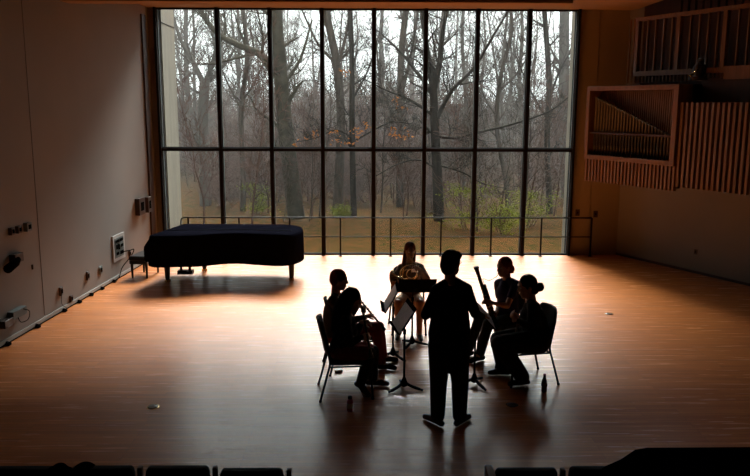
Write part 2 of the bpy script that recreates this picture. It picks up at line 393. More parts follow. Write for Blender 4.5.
special(11, 26, [(297, 226, 0), (293, 190, 0), (287, 140, 0), (281, 80, 0), (277, 30, 0), (273, -40, 0)], .31, .19,
    [([(275, 76, 0), (262, 56, .2), (250, 50, .3), (236, 44, .4), (222, 37, .5), (209, 24, .7), (196, 2, 1)], .15, .07, 9, 2.0),
     ([(283, 84, 0), (300, 60, .5), (312, 20, .8)], .07, .03, 6, 1.4)],
    'large grey tree with the thickest trunk, its mossy limb arching left across two bays', 'barkmoss', kids=9, clen=1.7)
special(12, 24, [(439, 232, 0), (438, 190, 0), (436, 150, 0), (434, 110, 0), (433, 85, 0), (429, 62, .1), (425, 35, .2), (419, -10, .3)], .19, .06,
    [
     ([(434, 88, 0), (440, 60, 0), (443, 30, 0), (451, -10, 0)], .11, .05, 8, 1.4),
     ([(437, 118, 0), (446, 100, -.3), (456, 86, -.5), (474, 68, -.8), (492, 38, -1), (512, 4, -1.2)], .075, .03, 9, 1.5),
     ([(433, 92, 0), (421, 78, .2), (404, 56, .4), (388, 40, .6), (372, 26, .8)], .07, .02, 8, 1.3),
     ([(434, 116, 0), (420, 106, -.2), (404, 97, -.4), (386, 90, -.6), (366, 80, -.8)], .06, .018, 8, 1.1),
     ([(437, 136, 0), (455, 138, -.4), (480, 132, -.8), (510, 125, -1.2), (548, 112, -1.6), (570, 96, -1.9)], .055, .015, 9, 1.1),
     ([(438, 170, 0), (420, 160, -.3), (398, 164, -.6), (376, 176, -.9)], .04, .01, 8, .9),
     ([(438, 165, 0), (462, 172, -.3), (484, 184, -.7), (506, 188, -1)], .035, .01, 8, .9)],
    'dark forked tree in the middle, wide low branches spreading into both neighbouring bays', 'barkdark', kids=9, clen=1.2)
special(13, 27, [(337, 228, 0), (339, 180, 0), (341, 120, 0), (337, 66, 0), (328, 20, 0), (322, -30, 0)], .19, .11,
    [([(338, 64, 0), (345, 40, 0), (352, 0, .3)], .07, .04, 6, 1.3), ([(337, 64, 0), (318, 44, .2), (302, 10, .5)], .06, .03, 7, 1.3)],
    'slim pale tree forking high, beside the near-black one with orange leaves', 'bark', kids=7, clen=1.2)
special(14, 25, [(354, 230, 0), (353, 180, 0), (352, 120, 0), (352, 66, 0), (350, 8, 0), (349, -40, 0)], .11, .07,
    [([(353, 138, 0), (336, 130, -.3), (316, 138, -.6), (296, 142, -.9)], .035, .01, 8, .8),
     ([(353, 142, 0), (374, 130, -.3), (392, 122, -.6), (412, 124, -.9)], .035, .01, 8, .8),
     ([(352, 100, 0), (368, 70, 0), (380, 30, 0)], .04, .015, 7, 1.0)],
    'thin near-black tree with scattered dry orange leaves on low twigs', 'barkdark', kids=9, clen=.9,
    leaf=[(345, 72, 0), (349, 74, 0), (355, 130, -.2), (358, 134, -.2), (349, 142, -.3), (333, 132, -.4), (312, 134, -.6), (308, 138, -.6), (368, 126, -.4), (336, 141, -.4), (397, 130, -.6), (400, 137, -.6), (408, 136, -.7), (393, 134, -.5), (401, 108, -.5), (395, 102, -.5), (296, 144, -.9)])
special(15, 30, [(400, 224, 0), (400, 170, 0), (401, 120, 0), (401, 60, 0), (406, 10, 0), (410, -20, 0)], .17, .11,
    [([(401, 96, 0), (412, 50, 0), (418, 10, 0)], .08, .04, 6, 1.3), ([(401, 130, 0), (382, 88, 0), (376, 40, .4)], .07, .03, 7, 1.3)],
    'tall double-stemmed grey tree directly left of the dark forked tree', 'bark', kids=8, clen=1.3)
special(16, 27, [(549, 232, 0), (549, 190, 0), (547, 140, 0), (549, 80, 0), (545, 20, 0), (543, -20, 0)], .13, .08,
    [([(549, 100, 0), (560, 70, 0), (572, 50, 0)], .05, .02, 7, 1.1), ([(548, 120, 0), (530, 90, 0), (514, 50, 0)], .05, .02, 7, 1.1)],
    'dark slim tree in the last bay at the right', 'barkdark', kids=8, clen=1.1)
special(17, 33, [(566, 222, 0), (565, 160, 0), (564, 100, 0), (564, 50, 0), (565, -20, 0)], .26, .2, [],
    'stout pale trunk standing against the right end of the window', 'barkfar', kids=9, clen=1.5)
special(18, 31, [(206, 222, 0), (205, 170, 0), (203, 120, 0), (205, 80, 0)], .24, .2,
    [([(204, 84, 0), (192, 60, 0), (180, 38, 0), (172, 10, 0)], .12, .04, 9, 1.7), ([(205, 84, 0), (216, 50, 0), (214, 5, 0)], .12, .05, 9, 1.7),
     ([(205, 86, 0), (228, 60, .3), (250, 20, .5)], .09, .03, 9, 1.6)],
    'broad-crowned pale tree behind the piano in the first bay', 'barkfar', kids=7, clen=1.5)
special(19, 29, [(243, 224, 0), (243, 170, 0), (241, 110, 0), (247, 60, 0), (243, 10, 0)], .12, .07,
    [([(242, 110, 0), (228, 84, 0), (218, 60, 0)], .05, .02, 8, 1.1), ([(243, 100, 0), (256, 80, 0), (268, 50, 0)], .05, .02, 8, 1.1)],
    'crooked slim grey tree in the second bay from the left', 'bark', kids=9, clen=1.1)
special(20, 28, [(508, 228, 0), (506, 180, 0), (497, 130, 0), (500, 80, 0), (512, 30, 0), (508, 0, 0)], .11, .06,
    [([(500, 120, 0), (484, 96, 0), (476, 60, 0)], .05, .02, 8, 1.2), ([(500, 90, 0), (520, 70, 0), (534, 40, 0)], .05, .02, 8, 1.2)],
    'leaning slim tree just right of the green bushes', 'bark', kids=9, clen=1.2)
special(21, 34, [(463, 222, 0), (464, 160, 0), (466, 100, 0), (462, 40, 0), (465, -10, 0)], .11, .07,
    [([(465, 110, 0), (480, 80, 0), (486, 40, 0)], .05, .02, 8, 1.2)],
    'straight thin tree rising behind the green bushes', 'barkfar', kids=9, clen=1.3)

# ---- the crowded wood behind: a few grown kinds, copied
rr = random.Random(5)
protos = []
for k in range(7):
    T = Tree(100+k, .010); h = 11; r0 = (.13, .10, .16, .09, .12, .2, .08)[k]
    pts = [(0, 0, -.3)]
    x = y = 0
    for i in range(1, 7): x += T.r.uniform(-.22, .22); y += T.r.uniform(-.22, .22); pts.append((x, y, h*i/6))
    T.limb(pts, r0, r0*.3, 16, 2.3, 3 if k < 5 else 2, 6, start=.12, up=.55, spread=.8)
    if k % 2: T.limb([pts[2], (x*.3+.7, y*.3, h*.55), (x+1.3, y, h*.85)], r0*.6, r0*.2, 9, 1.8, 2, 5, up=.5)
    me = T.m.mesh('bare_tree_mesh'); me.materials.append(M['barkfar' if k in (1, 3, 4) else 'bark']); protos.append(me)
for i in range(62):
    Y = 38+58*(i/62)**1.2; x = rr.uniform(-1, 1)*(.31*Y+3)
    o = bpy.data.objects.new('bare_tree', protos[i % 7]); COL.objects.link(o)
    s_ = rr.uniform(.8, 1.25); o.scale = (s_, s_, s_*rr.uniform(.9, 1.15)); o.rotation_euler = (0, 0, rr.uniform(0, 6.28))
    o.location = (x, Y, gz(x, Y))
    tag(o, 'leafless grey-brown tree deep in the crowded wood beyond the glass', 'tree', 'bare trees crowding the wood')
# brush
bprotos = []
for k in range(5):
    T = Tree(300+k, .007)
    for j in range(11):
        a = T.r.uniform(0, 6.28); d = V((math.cos(a)*.5, math.sin(a)*.5, 1)).normalized()
        T.sprout((T.r.uniform(-.8, .8), T.r.uniform(-.8, .8), -.1), d, T.r.uniform(.9, 1.7), T.r.uniform(.009, .016), 3, 3)
    me = T.m.mesh('brush_mesh'); me.materials.append(M['twig']); bprotos.append(me)
for i in range(130):
    Y = 29+56*(i/130)**1.1; x = rr.uniform(-1, 1)*(.29*Y+2)
    o = bpy.data.objects.new('bare_shrub', bprotos[i % 5]); COL.objects.link(o)
    s_ = rr.uniform(.8, 1.3)*(1+(Y-29)/60); o.scale = (s_, s_, s_*.9); o.rotation_euler = (0, 0, rr.uniform(0, 6.28))
    o.location = (x, Y, gz(x, Y))
    tag(o, 'leafless brown twiggy shrub in the undergrowth beyond the glass', 'shrub', 'twiggy shrubs of the undergrowth')
sprotos = []
for k in range(6):
    T = Tree(400+k, .006); h = T.r.uniform(3.6, 5.5); pts = [(0, 0, -.2)]; x = y = 0
    for i in range(1, 6): x += T.r.uniform(-.18, .18); y += T.r.uniform(-.18, .18); pts.append((x, y, h*i/5))
    T.limb(pts, .035, .010, 16, 1.3, 3, 5, start=.15, up=.6, spread=.8)
    me = T.m.mesh('sapling_mesh'); me.materials.append(M['twig' if k % 2 else 'bark']); sprotos.append(me)
for i in range(95):
    Y = 22.5+26*(i/95); x = rr.uniform(-1, 1)*(.28*Y+.5)
    o = bpy.data.objects.new('sapling', sprotos[i % 6]); COL.objects.link(o)
    s_ = rr.uniform(.7, 1.15); o.scale = (s_, s_, s_); o.rotation_euler = (0, 0, rr.uniform(0, 6.28)); o.location = (x, Y, gz(x, Y))
    tag(o, 'thin leafless sapling with fine branches standing in the leaf litter', 'sapling', 'bare saplings before the wood')
# green bushes
for (x, y, Y, wd, ht, lab) in ((472, 240, 22.5, 1.3, 1.5, 'yellow-green leafy bush, the larger, right of the dark forked tree'),
                               (502, 246, 21.5, .75, .9, 'low yellow-green leafy bush between the larger bush and the last bay'),
                               (527, 244, 24, .9, 1.2, 'yellow-green leafy bush nearest the right end of the window'),
                               (342, 244, 25, .3, .35, 'tiny green bush in the leaf litter right of the third mullion'),
                               (258, 240, 27, .5, 1.1, 'sparse green shrub half hidden behind the piano cover')):
    p = at(x, y, Y); p.z = gz(p.x, p.y)-.05
    root = tag(empty('leafy_bush', p), lab, 'bush'); T = Tree(int(x))
    for j in range(9):
        a = T.r.uniform(0, 6.28); T.sprout((T.r.uniform(-.2, .2)*wd, T.r.uniform(-.2, .2)*wd, 0), V((math.cos(a)*.6*wd, math.sin(a)*.6*wd, ht)).normalized(), ht*1.1, .012, 1, 4)
    T.m.build('stems', M['twig'], root, fix=False)
    cs = [(T.r.gauss(0, .42)*wd, T.r.gauss(0, .42)*wd, ht*T.r.uniform(.15, 1.0)) for _ in range(70)]
    leaves(T.r, cs, 20, .10, .07).build('foliage', M['leafg'], root, fix=False)

# ------------------------------------------------------------------ railing inside the glass
YR = 15.80
root = tag(empty('railing', (4.84, YR, 0)), 'thin black steel guard rail running the length of the window', 'railing')
x0 = -3.87
mb = MB(); mb.tube([(x0, YR, .42)]+smoothpath([(x0, YR, .7), (x0+.015, YR, .80), (x0+.09, YR, .83)], 4)+[(4.83, YR, .83)], .016, 8); wp(mb, 'top_rail', M['steel'], root, smooth=True)
mb = MB(); mb.tube([(x0, YR, .42), (4.83, YR, .42)], .012, 8); wp(mb, 'middle_rail', M['steel'], root, smooth=True)
px = 4.83
while px > -3.9:
    mb = MB(); mb.box((px-.016, YR-.016, 0), (px+.016, YR+.016, .83)); mb.box((px-.04, YR-.04, 0), (px+.04, YR+.04, .012)); wp(mb, 'post', M['steel'], root)
    px -= 1.068

# ------------------------------------------------------------------ organ on the right wall
def rp(t, n, z): return R0+RD*t+RN*n+V((0, 0, z))
def obox(mb, t0, t1, n0, n1, z0, z1):
    return mb.add([rp(t0, n0, z0), rp(t1, n0, z0), rp(t1, n1, z0), rp(t0, n1, z0), rp(t0, n0, z1), rp(t1, n0, z1), rp(t1, n1, z1), rp(t0, n1, z1)],
                  [(3,2,1,0),(4,5,6,7),(0,1,5,4),(1,2,6,5),(2,3,7,6),(3,0,4,7)])
def tn(x, y):
    d = V((x, y, 0))-R0; return d.dot(RD), d.dot(RN)
tA, nA = tn(4.44, 15.31); tB, nB = tn(5.47, 13.30); NF = (nA+nB)/2
OC = tag(empty('organ_case', rp(tA, 0, 1.68)), 'oak-framed organ case with slanting row of metal pipes and slatted skirt', 'pipe organ')
z0, z1 = 2.12, 3.55; fr = .085
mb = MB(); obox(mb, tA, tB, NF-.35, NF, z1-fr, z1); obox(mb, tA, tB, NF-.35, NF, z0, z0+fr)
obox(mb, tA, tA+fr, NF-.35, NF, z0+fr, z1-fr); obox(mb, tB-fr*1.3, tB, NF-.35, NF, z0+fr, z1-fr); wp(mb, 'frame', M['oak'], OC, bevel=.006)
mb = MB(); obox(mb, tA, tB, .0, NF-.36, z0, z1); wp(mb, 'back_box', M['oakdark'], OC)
mb = MB(); k = 0; t = tA+fr+.02
while t < tB-fr*1.3-.02: obox(mb, t, t+.022, NF-.35, NF-.30, z0+fr, z1-fr); t += .05
wp(mb, 'slat_backing', M['oak'], OC)
NP = 26
for k in range(NP):
    u = (k+.5)/NP; t = tA+fr+.03+u*(tB-tA-fr*2.3-.06); r = .036-.012*u; zt = z1-.19-u*.72; nn = NF-.13
    mb = MB(); c = rp(t, nn, 0)
    M4 = Matrix.Translation(c)
    mb.lathe([(.012, z0+fr), (r, z0+fr+.22), (r, zt-.03), (r*1.12, zt-.028), (r*1.12, zt), (r*.8, zt)], 12, M4); op = wp(mb, 'organ_pipe', M['pipe'], OC, smooth=True)
    mb = MB(); mb.lathe([(r*1.15, zt-.03), (r*1.2, zt-.028), (r*1.2, zt+.002), (r*.9, zt+.002)], 12, M4); wp(mb, 'pipe_rim', M['gasket'], op, smooth=False)
mb = MB(); obox(mb, tA+fr, tB-fr*1.3, NF-.08, NF-.06, 2.62, 2.66); wp(mb, 'pipe_rail', M['oakdark'], OC)
mb = MB(); t = tA+.02
while t < tB-.03: obox(mb, t, t+.045, NF-.1, NF-.03, 1.68, z0); t += .088
wp(mb, 'slatted_skirt', M['oak'], OC)
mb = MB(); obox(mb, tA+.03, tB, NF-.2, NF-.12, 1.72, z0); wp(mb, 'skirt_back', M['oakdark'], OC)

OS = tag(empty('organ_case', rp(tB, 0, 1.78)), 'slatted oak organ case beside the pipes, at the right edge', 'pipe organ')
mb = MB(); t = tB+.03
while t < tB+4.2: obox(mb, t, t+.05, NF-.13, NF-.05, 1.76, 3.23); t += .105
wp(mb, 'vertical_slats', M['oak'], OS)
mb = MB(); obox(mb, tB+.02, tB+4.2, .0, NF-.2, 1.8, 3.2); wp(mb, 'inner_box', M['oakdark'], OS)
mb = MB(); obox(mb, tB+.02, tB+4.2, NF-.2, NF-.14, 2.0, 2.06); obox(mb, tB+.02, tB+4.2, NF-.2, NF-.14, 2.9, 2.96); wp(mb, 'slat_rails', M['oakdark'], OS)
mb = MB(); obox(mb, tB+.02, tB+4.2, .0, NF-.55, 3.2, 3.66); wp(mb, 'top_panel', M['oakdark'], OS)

tU, nU = tn(5.22, 14.95)
OG = tag(empty('organ_gallery', rp(tU, 0, 3.7)), 'upper oak organ gallery with tall open bays of thin dark uprights', 'pipe organ')
zb, zt = 3.74, 4.84
mb = MB(); obox(mb, tU, tU+6, nU-.08, nU, zt-.07, zt); obox(mb, tU, tU+6, nU-.08, nU, zb, zb+.09); wp(mb, 'rails', M['oak'], OG)
tt = tU
for k in range(6):
    mb = MB(); obox(mb, tt, tt+.08, nU-.08, nU+.005, zb+.09, zt-.07); wp(mb, 'stile', M['oak'], OG)
    mb = MB()
    for j in range(1, 5): obox(mb, tt+.08+j*.19, tt+.105+j*.19, nU-.07, nU-.02, zb+.09, zt-.07)
    wp(mb, 'uprights', M['oak'], OG); tt += .98
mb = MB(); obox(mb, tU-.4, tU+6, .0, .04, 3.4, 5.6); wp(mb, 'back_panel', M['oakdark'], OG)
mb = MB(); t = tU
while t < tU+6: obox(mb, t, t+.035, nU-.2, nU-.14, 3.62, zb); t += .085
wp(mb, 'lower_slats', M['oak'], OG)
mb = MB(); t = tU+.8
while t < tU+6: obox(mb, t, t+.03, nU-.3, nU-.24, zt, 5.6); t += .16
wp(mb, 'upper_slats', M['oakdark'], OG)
mb = MB(); obox(mb, tU+2.1, tU+6, nU+.02, nU+.06, 3.62, 3.84); wp(mb, 'front_board', M['oak'], OG)
for k in range(3):
    mb = MB(); mb.tube([rp(tU-.24+k*.1, nU-.12, 3.62), rp(tU-.24+k*.1, nU-.12, zt)], .018, 8); wp(mb, 'pole', M['oak'], OG)
# ornament on the gallery
p = rp(tU+1.62, nU+.12, 3.66)
root = tag(empty('carved_ornament', p), 'small dark carved ornament with a gilded horn on the organ gallery', 'ornament')
T = MB(); T.ball((0, 0, .10), (.10, .10, .16)); T.ball((.03, 0, .27), (.07, .07, .08)); T.ball((-.02, -.05, .18), (.06, .05, .09)); T.ball((.09, .02, .14), (.07, .05, .12)); T.box((-.12, -.08, -.04), (.14, .1, .03)); T.build('figure_body', M['brownwood'], root, smooth=True)
T = MB(); T.tube([(-.03, -.08, .14), (-.10, -.12, .10), (-.20, -.16, .02)], [.012, .014, .03], 8); T.build('gilded_horn', M['brass'], root, smooth=True)

# ------------------------------------------------------------------ fittings on the walls
def fit(name, y, z, w, h, d, mt, label, cat, group=None, inner=None):
    p = V((lx(y), y, z)); root = tag(empty(name, p), label, cat, group)
    b = wp(lbox(y-w/2, y+w/2, z-h/2, z+h/2, -.002, d), 'box', mt, root, bevel=.004)
    if inner: wp(lbox(y-w*.25, y+w*.25, z-h*.25, z+h*.25, d, d+.008), 'cover' if inner != 'socket' else 'socket', M['black'], root)
    return root
fit('wall_sconce', 14.86, 1.19, .32, .33, .09, M['brownwood'], 'dark rectangular wall box, the left one of the pair above the piano bench', 'wall box', inner='cover')
fit('wall_sconce', 15.30, 1.17, .20, .31, .09, M['brownwood'], 'dark rectangular wall box, the one of the pair nearer the window', 'wall box', inner='cover')
fit('electrical_box', 10.08, 1.48, .09, .10, .05, M['brownwood'], 'small brown electrical box, leftmost of three in a row on the left wall', 'electrical box', inner='cover')
fit('electrical_box', 10.26, 1.475, .09, .10, .05, M['brownwood'], 'small brown electrical box, middle of three in a row on the left wall', 'electrical box', inner='cover')
fit('electrical_box', 10.50, 1.475, .13, .12, .06, M['gasket'], 'grey and brown electrical box, right one of three in a row on the left wall', 'electrical box', inner='cover')
fit('switch_plate', 10.59, .88, .03, .07, .02, M['brownwood'], 'tiny plate alone below the three boxes on the left wall', 'switch plate')
fit('outlet_plate', 11.38, .33, .09, .13, .03, M['brownwood'], 'brown outlet plate above a hanging cord near the wall joint', 'outlet', inner='socket')
fit('outlet_plate', 11.70, .13, .07, .10, .03, M['brownwood'], 'low brown outlet plate just above the floor strip', 'outlet', inner='socket')
fit('outlet_plate', 12.36, .35, .08, .14, .03, M['brownwood'], 'dark brown outlet plate between the pale plate and the low outlet', 'outlet', inner='socket')
fit('outlet_plate', 12.90, .33, .13, .13, .02, M['gasket'], 'pale grey outlet plate left of the white patch panel', 'outlet', inner='socket')
fit('outlet_plate', 14.26, .36, .06, .12, .03, M['brownwood'], 'small dark outlet plate right of the white patch panel', 'outlet', inner='socket')
# white patch panel
p = V((lx(13.75), 13.75, .58)); root = tag(empty('patch_panel', p), 'white framed panel of audio sockets with a cable plugged in', 'patch panel')
wp(lbox(13.47, 14.03, .34, .82, -.002, .02), 'plate', M['white'], root, bevel=.003)
mb = lbox(13.54, 13.96, .40, .76, .02, .024); wp(mb, 'faceplate', M['gasket'], root)
for (a, b, c, d) in ((13.58, 13.74, .68, .73), (13.78, 13.92, .68, .73), (13.60, 13.66, .56, .64), (13.70, 13.76, .54, .64), (13.82, 13.92, .57, .62), (13.60, 13.70, .45, .50), (13.78, 13.92, .44, .50)):
    wp(lbox(a, b, c, d, .024, .035), 'socket', M['black'], root)
def lp(y, z, d): return V((lx(y), y, z))+V((1, -LK, 0)).normalized()*d
mb = MB(); mb.tube(smoothpath([lp(13.85, .47, .03), lp(14.0, .47, .12), lp(14.15, .46, .14), lp(14.1, .34, .10), lp(13.75, .2, .06), lp(13.6, .05, .05), lp(13.4, .012, .05)], 6), .009, 6)
tag(mb.build('audio_cable', M['black'], smooth=True), 'black cable hanging from the white panel to the floor', 'cable')
mb = MB(); mb.tube(smoothpath([lp(11.36, .29, .035), lp(11.3, .2, .05), lp(11.33, .12, .05), lp(11.45, .05, .05)], 5), .006, 6)
tag(mb.build('hanging_cord', M['brownwood'], smooth=True), 'short brown cord hanging below the outlet by the wall joint', 'cord')
# clamp with plug at the left edge
p = V((lx(9.95), 9.95, 1.06)); root = tag(empty('wall_clamp', p), 'chunky black fixture on a brown mount, left edge of the wall', 'wall fixture')
wp(lbox(10.0, 10.22, 1.05, 1.17, 0, .09), 'mount', M['brownwood'], root, bevel=.005)
mb = MB(); mb.tube([lp(10.08, 1.10, .08), lp(9.98, 1.07, .10), lp(9.75, 1.03, .11)], [.04, .055, .06], 12); wp(mb, 'body', M['black'], root, smooth=True)
p = V((lx(9.9), 9.9, .31)); root = tag(empty('wall_receptacle', p), 'grey receptacle box with looped wire, low on the left wall', 'receptacle')
wp(lbox(9.84, 10.2, .31, .42, 0, .09), 'box', M['gasket'], root, bevel=.006)
wp(lbox(9.6, 9.82, .26, .36, 0, .10), 'cover', M['brownwood'], root, bevel=.006)
mb = MB(); mb.tube(smoothpath([lp(10.1, .40, .09), lp(10.2, .34, .12), lp(10.15, .24, .12), lp(10.0, .24, .1), lp(9.95, .32, .09)], 6), .006, 6); wp(mb, 'wire_loop', M['black'], root, smooth=True)
for x, y in ((5, 345), (35, 328), (62, 312.5), (77, 304), (89, 297), (100, 291), (112, 284.5)):
    q = onL(x, y); yy = q.y; root = empty('floor_bracket', (lx(yy)+.06, yy, 0))
    tag(root, 'small black bracket on the floor along the left wall strip', 'bracket', 'brackets along the left wall')
    mb = lbox(yy-.035, yy+.035, 0, .03, .02, .075); wp(mb, 'foot', M['black'], root, bevel=.004)
    mb = lbox(yy-.015, yy+.015, .03, .05, .02, .05); wp(mb, 'clip', M['black'], root)
# switch plates by the window
for (x, y, yw, lab) in ((577.5, 212.5, YW-.02, 'brown switch plate on the tan wall nearest the window'), (595.5, 214, YW, 'brown switch plate on the tan wall further from the window')):
    p = at(x, y, yw); root = tag(empty('switch_plate', p), lab, 'switch plate')
    mb = MB(); mb.box((p.x-.045, yw-.015, p.z-.07), (p.x+.045, yw, p.z+.07)); wp(mb, 'plate', M['brownwood'], root, bevel=.003)
    mb = MB(); mb.box((p.x-.012, yw-.024, p.z-.02), (p.x+.012, yw-.015, p.z+.02)); wp(mb, 'toggle', M['black'], root)
for t, z, lab in ((2.05, .42, 'small dark outlet low on the right wall below the organ pipes'), (3.55, .50, 'small pale outlet low on the right wall below the slatted case')):
    root = tag(empty('outlet_plate', rp(t, 0, z)), lab, 'outlet')
    mb = obox(MB(), t-.035, t+.035, 0, .015, z-.05, z+.05); wp(mb, 'plate', M['brownwood' if t < 3 else 'gasket'], root)
    mb = obox(MB(), t-.015, t+.015, .015, .02, z-.025, z+.025); wp(mb, 'socket', M['black'], root)
# brass-rimmed floor pockets
for (x, y, lab) in ((153, 407, 'round dark floor pocket on the empty floor at lower left'), (512, 405, 'round dark floor pocket right of the conductor'), (609, 314, 'round dark floor pocket far right under the organ')):
    p = flo(x, y); root = tag(empty('floor_pocket', p), lab, 'floor pocket')
    T = MB(); T.lathe([(.055, 0), (.055, .006), (.045, .009), (.0, .009)], 20); T.build('lid', M['ebony'], root, smooth=True)
    T = MB(); T.lathe([(.068, 0), (.068, .003), (.055, .004), (.055, 0)], 20); T.build('rim', M['brass'], root)
# ------------------------------------------------------------------ grand piano under its cover
PB = V((-3.55, 13.35, 0))
root = tag(empty('grand_piano', PB), 'concert grand piano hidden under a fitted black cloth cover', 'piano')
top = [(-3.78, 13.10), (-3.20, 13.00), (-2.90, 13.06), (-2.60, 13.20), (-2.25, 13.27), (-1.85, 13.20), (-1.50, 13.13), (-1.30, 13.12), (-1.17, 13.42), (-1.13, 13.80), (-1.25, 14.18), (-1.55, 14.34), (-2.4, 14.38), (-3.50, 14.40)]
C0 = V((sum(p[0] for p in top)/len(top), sum(p[1] for p in top)/len(top)))
def ring(k, z, jit=0, seed=1):
    r_ = random.Random(seed); out = []
    for i, p in enumerate(top):
        v = C0+(V(p)-C0)*k; out.append(V((v.x, v.y, z+r_.uniform(-jit, jit))))
    return out
def dens(poly, k=4):
    out = []; n = len(poly)
    for i in range(n):
        p0, p1, p2, p3 = poly[i-1], poly[i], poly[(i+1) % n], poly[(i+2) % n]
        for j in range(k):
            t = j/k; out.append(p1.lerp(p2, t) if (p1-p2).length > .7 else .5*((2*p1)+(-p0+p2)*t+(2*p0-5*p1+4*p2-p3)*t*t+(-p0+3*p1-3*p2+p3)*t**3))
    return out
rings = [ring(.985, .36, .012, 3), ring(1.012, .37, .01, 3), ring(1.008, .62, .004, 4), ring(1.0, .86, 0), ring(.99, .905, 0), ring(.95, .918, 0), ring(.5, .922, 0)]
for q in rings[:3]:                                     # skirt hangs lower around the keyboard end
    for v in q:
        if v.x < -3.0: v.x -= .01
mb = MB(); mb.loft([dens(q) for q in rings]); cov = wp(mb, 'cover', M['cloth'], root, smooth=True)
# keyboard end: cloth falls over the key shelf
mb = MB(); u = V((-.97, .22, 0)); a = V((-3.74, 13.13, 0)); b = V((-3.48, 14.40, 0))
prof = [(-.10, .90), (.03, .885), (.09, .82), (.15, .74), (.19, .68), (.20, .62), (.20, .44), (.17, .42), (-.1, .38)]
mb.loft([[p+u*s_+V((0, 0, z)) for s_, z in prof] for p in (a+V((.03, .02, 0)), a.lerp(b, .05), a.lerp(b, .5), a.lerp(b, .95), b)]); wp(mb, 'keyboard_cover', M['cloth'], root, smooth=False)
mb = MB(); mb.tube([(-3.58, 13.55, .925), (-2.2, 13.62, .928), (-1.32, 13.50, .925)], .006, 6); wp(mb, 'cover_seam', M['blk'], cov)
mb = MB(); mb.v = []; mb.loft([[V((v.x, v.y, z)) for v in dens(ring(.96, 0))] for z in (.44, .84)]); wp(mb, 'case', M['blackgloss'], root)
def pleg(x, y, h=.46):
    L = wp(MB().lathe([(.035, .055), (.045, .09), (.05, .2), (.062, .42), (.075, .44), (.075, h)], 8, Matrix.Translation((x, y, 0))), 'leg', M['blackgloss'], root, smooth=False)
    mb = MB(); mb.tube([(x-.022, y-.02, .032), (x-.022, y+.02, .032)], .03, 12); mb.tube([(x+.022, y-.02, .032), (x+.022, y+.02, .032)], .03, 12); mb.tube([(x, y, .03), (x, y, .065)], .02, 8)
    wp(mb, 'caster', M['brass'], L, smooth=False)
pleg(-3.55, 13.35); pleg(-1.33, 13.50); pleg(-3.08, 14.28)
mb = MB(); mb.box((-3.42, 13.74, .12), (-3.38, 13.78, .46)); mb.box((-3.26, 13.74, .12), (-3.22, 13.78, .46)); mb.box((-3.46, 13.70, .07), (-3.18, 13.84, .14)); wp(mb, 'pedal_lyre', M['blackgloss'], root)
for k in range(3):
    mb = MB(); x = -3.39+k*.07; mb.tube([(x, 13.84, .09), (x-.05, 13.9, .075), (x-.10, 13.93, .06)], [.012, .016, .012], 6); wp(mb, 'pedal', M['brass'], root)
# bench
root = tag(empty('piano_bench', (-4.12, 13.95, 0), R(-8)), 'small black padded bench at the keyboard end of the piano', 'bench')
T = MB(); T.box((-.18, -.30, .33), (.18, .30, .42)); T.build('cushion', M['blackgloss'], root, bevel=.025)
T = MB(); T.box((-.17, -.29, .27), (.17, .29, .33)); T.build('apron', M['blackgloss'], root)
for sx_ in (-.14, .14):
    for sy_ in (-.25, .25):
        T = MB(); T.tube([(sx_, sy_, 0), (sx_, sy_, .27)], [.018, .028], 8); T.build('leg', M['blackgloss'], root)
T = MB(); T.tube([(-.05, .31, .3), (-.05, .36, .3)], .012, 8); T.ball((-.05, .37, .30), (.03, .02, .03), 10); T.build('knob', M['black'], root)

# ------------------------------------------------------------------ chairs
def make_chair(loc, rz, label):
    root = tag(empty('orchestra_chair', (*loc, 0), R(rz)), label, 'chair', None)
    T = MB(); T.box((-.22, -.225, .385), (.24, .225, .445)); T.build('seat', M['seatfab'], root, bevel=.022)
    P = []
    for y in (-.21, -.1, 0, .1, .21):
        k = -.03*(1-(y/.21)**2); P.append(y)
    rings = []
    for (z, xo, wd) in ((.50, -.225, .205), (.52, -.232, .218), (.62, -.25, .225), (.76, -.285, .222), (.845, -.305, .20), (.87, -.312, .16)):
        front = []; back = []
        for i in range(9):
            a = -1+2*i/8; y = a*wd; x = xo-.035*(1-a*a); th = .019*(1 if abs(a) < .9 else .6)
            front.append(V((x+th, y, z))); back.append(V((x-th, y, z)))
        rings.append(front+back[::-1])
    T = MB(); T.loft(rings); T.build('backrest', M['seatfab'], root, smooth=True)
    for s in (-1, 1):
        T = MB(); T.tube(smoothpath([(-.335, s*.265, .008), (-.27, s*.245, .25), (-.225, s*.235, .42), (-.235, s*.232, .52), (-.285, s*.225, .76)], 4), .0125, 8); T.build('rear_leg', M['steel'], root, smooth=True)
        T = MB(); T.tube([(.235, s*.235, .008), (.215, s*.225, .40)], .0125, 8); T.build('front_leg', M['steel'], root, smooth=True)
        for px_, py_ in ((-.335, .265), (.235, .235)):
            T = MB(); T.tube([(px_, s*py_, 0), (px_, s*py_, .02)], .016, 8); T.build('foot_cap', M['black'], root)
    T = MB(); T.tube([(.215, -.225, .38), (-.225, -.235, .38), (-.225, .235, .38), (.215, .225, .38), (.215, -.225, .38)], .011, 8); T.build('seat_frame', M['steel'], root)
    return root
def rechair(src, hs, loc, rz, label):
    c = copy_tree(src, hs); c.location = (*loc, 0); c.rotation_euler = (0, 0, R(rz)); c['label'] = label; return c
ch = make_chair((-.165, 8.03), 5.5, 'black padded chair nearest the camera at left, under the long-haired player')
bpy.context.view_layer.update(); hs = hier(ch)
rechair(ch, hs, (-.13, 8.87), 12, 'black padded chair under the short-haired oboist, mostly hidden')
rechair(ch, hs, (.625, 10.38), 270, 'black padded chair under the horn player, facing the camera')
rechair(ch, hs, (1.80, 9.36), 218, 'black padded chair under the bassoonist')
rechair(ch, hs, (1.85, 8.43), 193, 'black padded chair at the right, under the player in black with a bun')

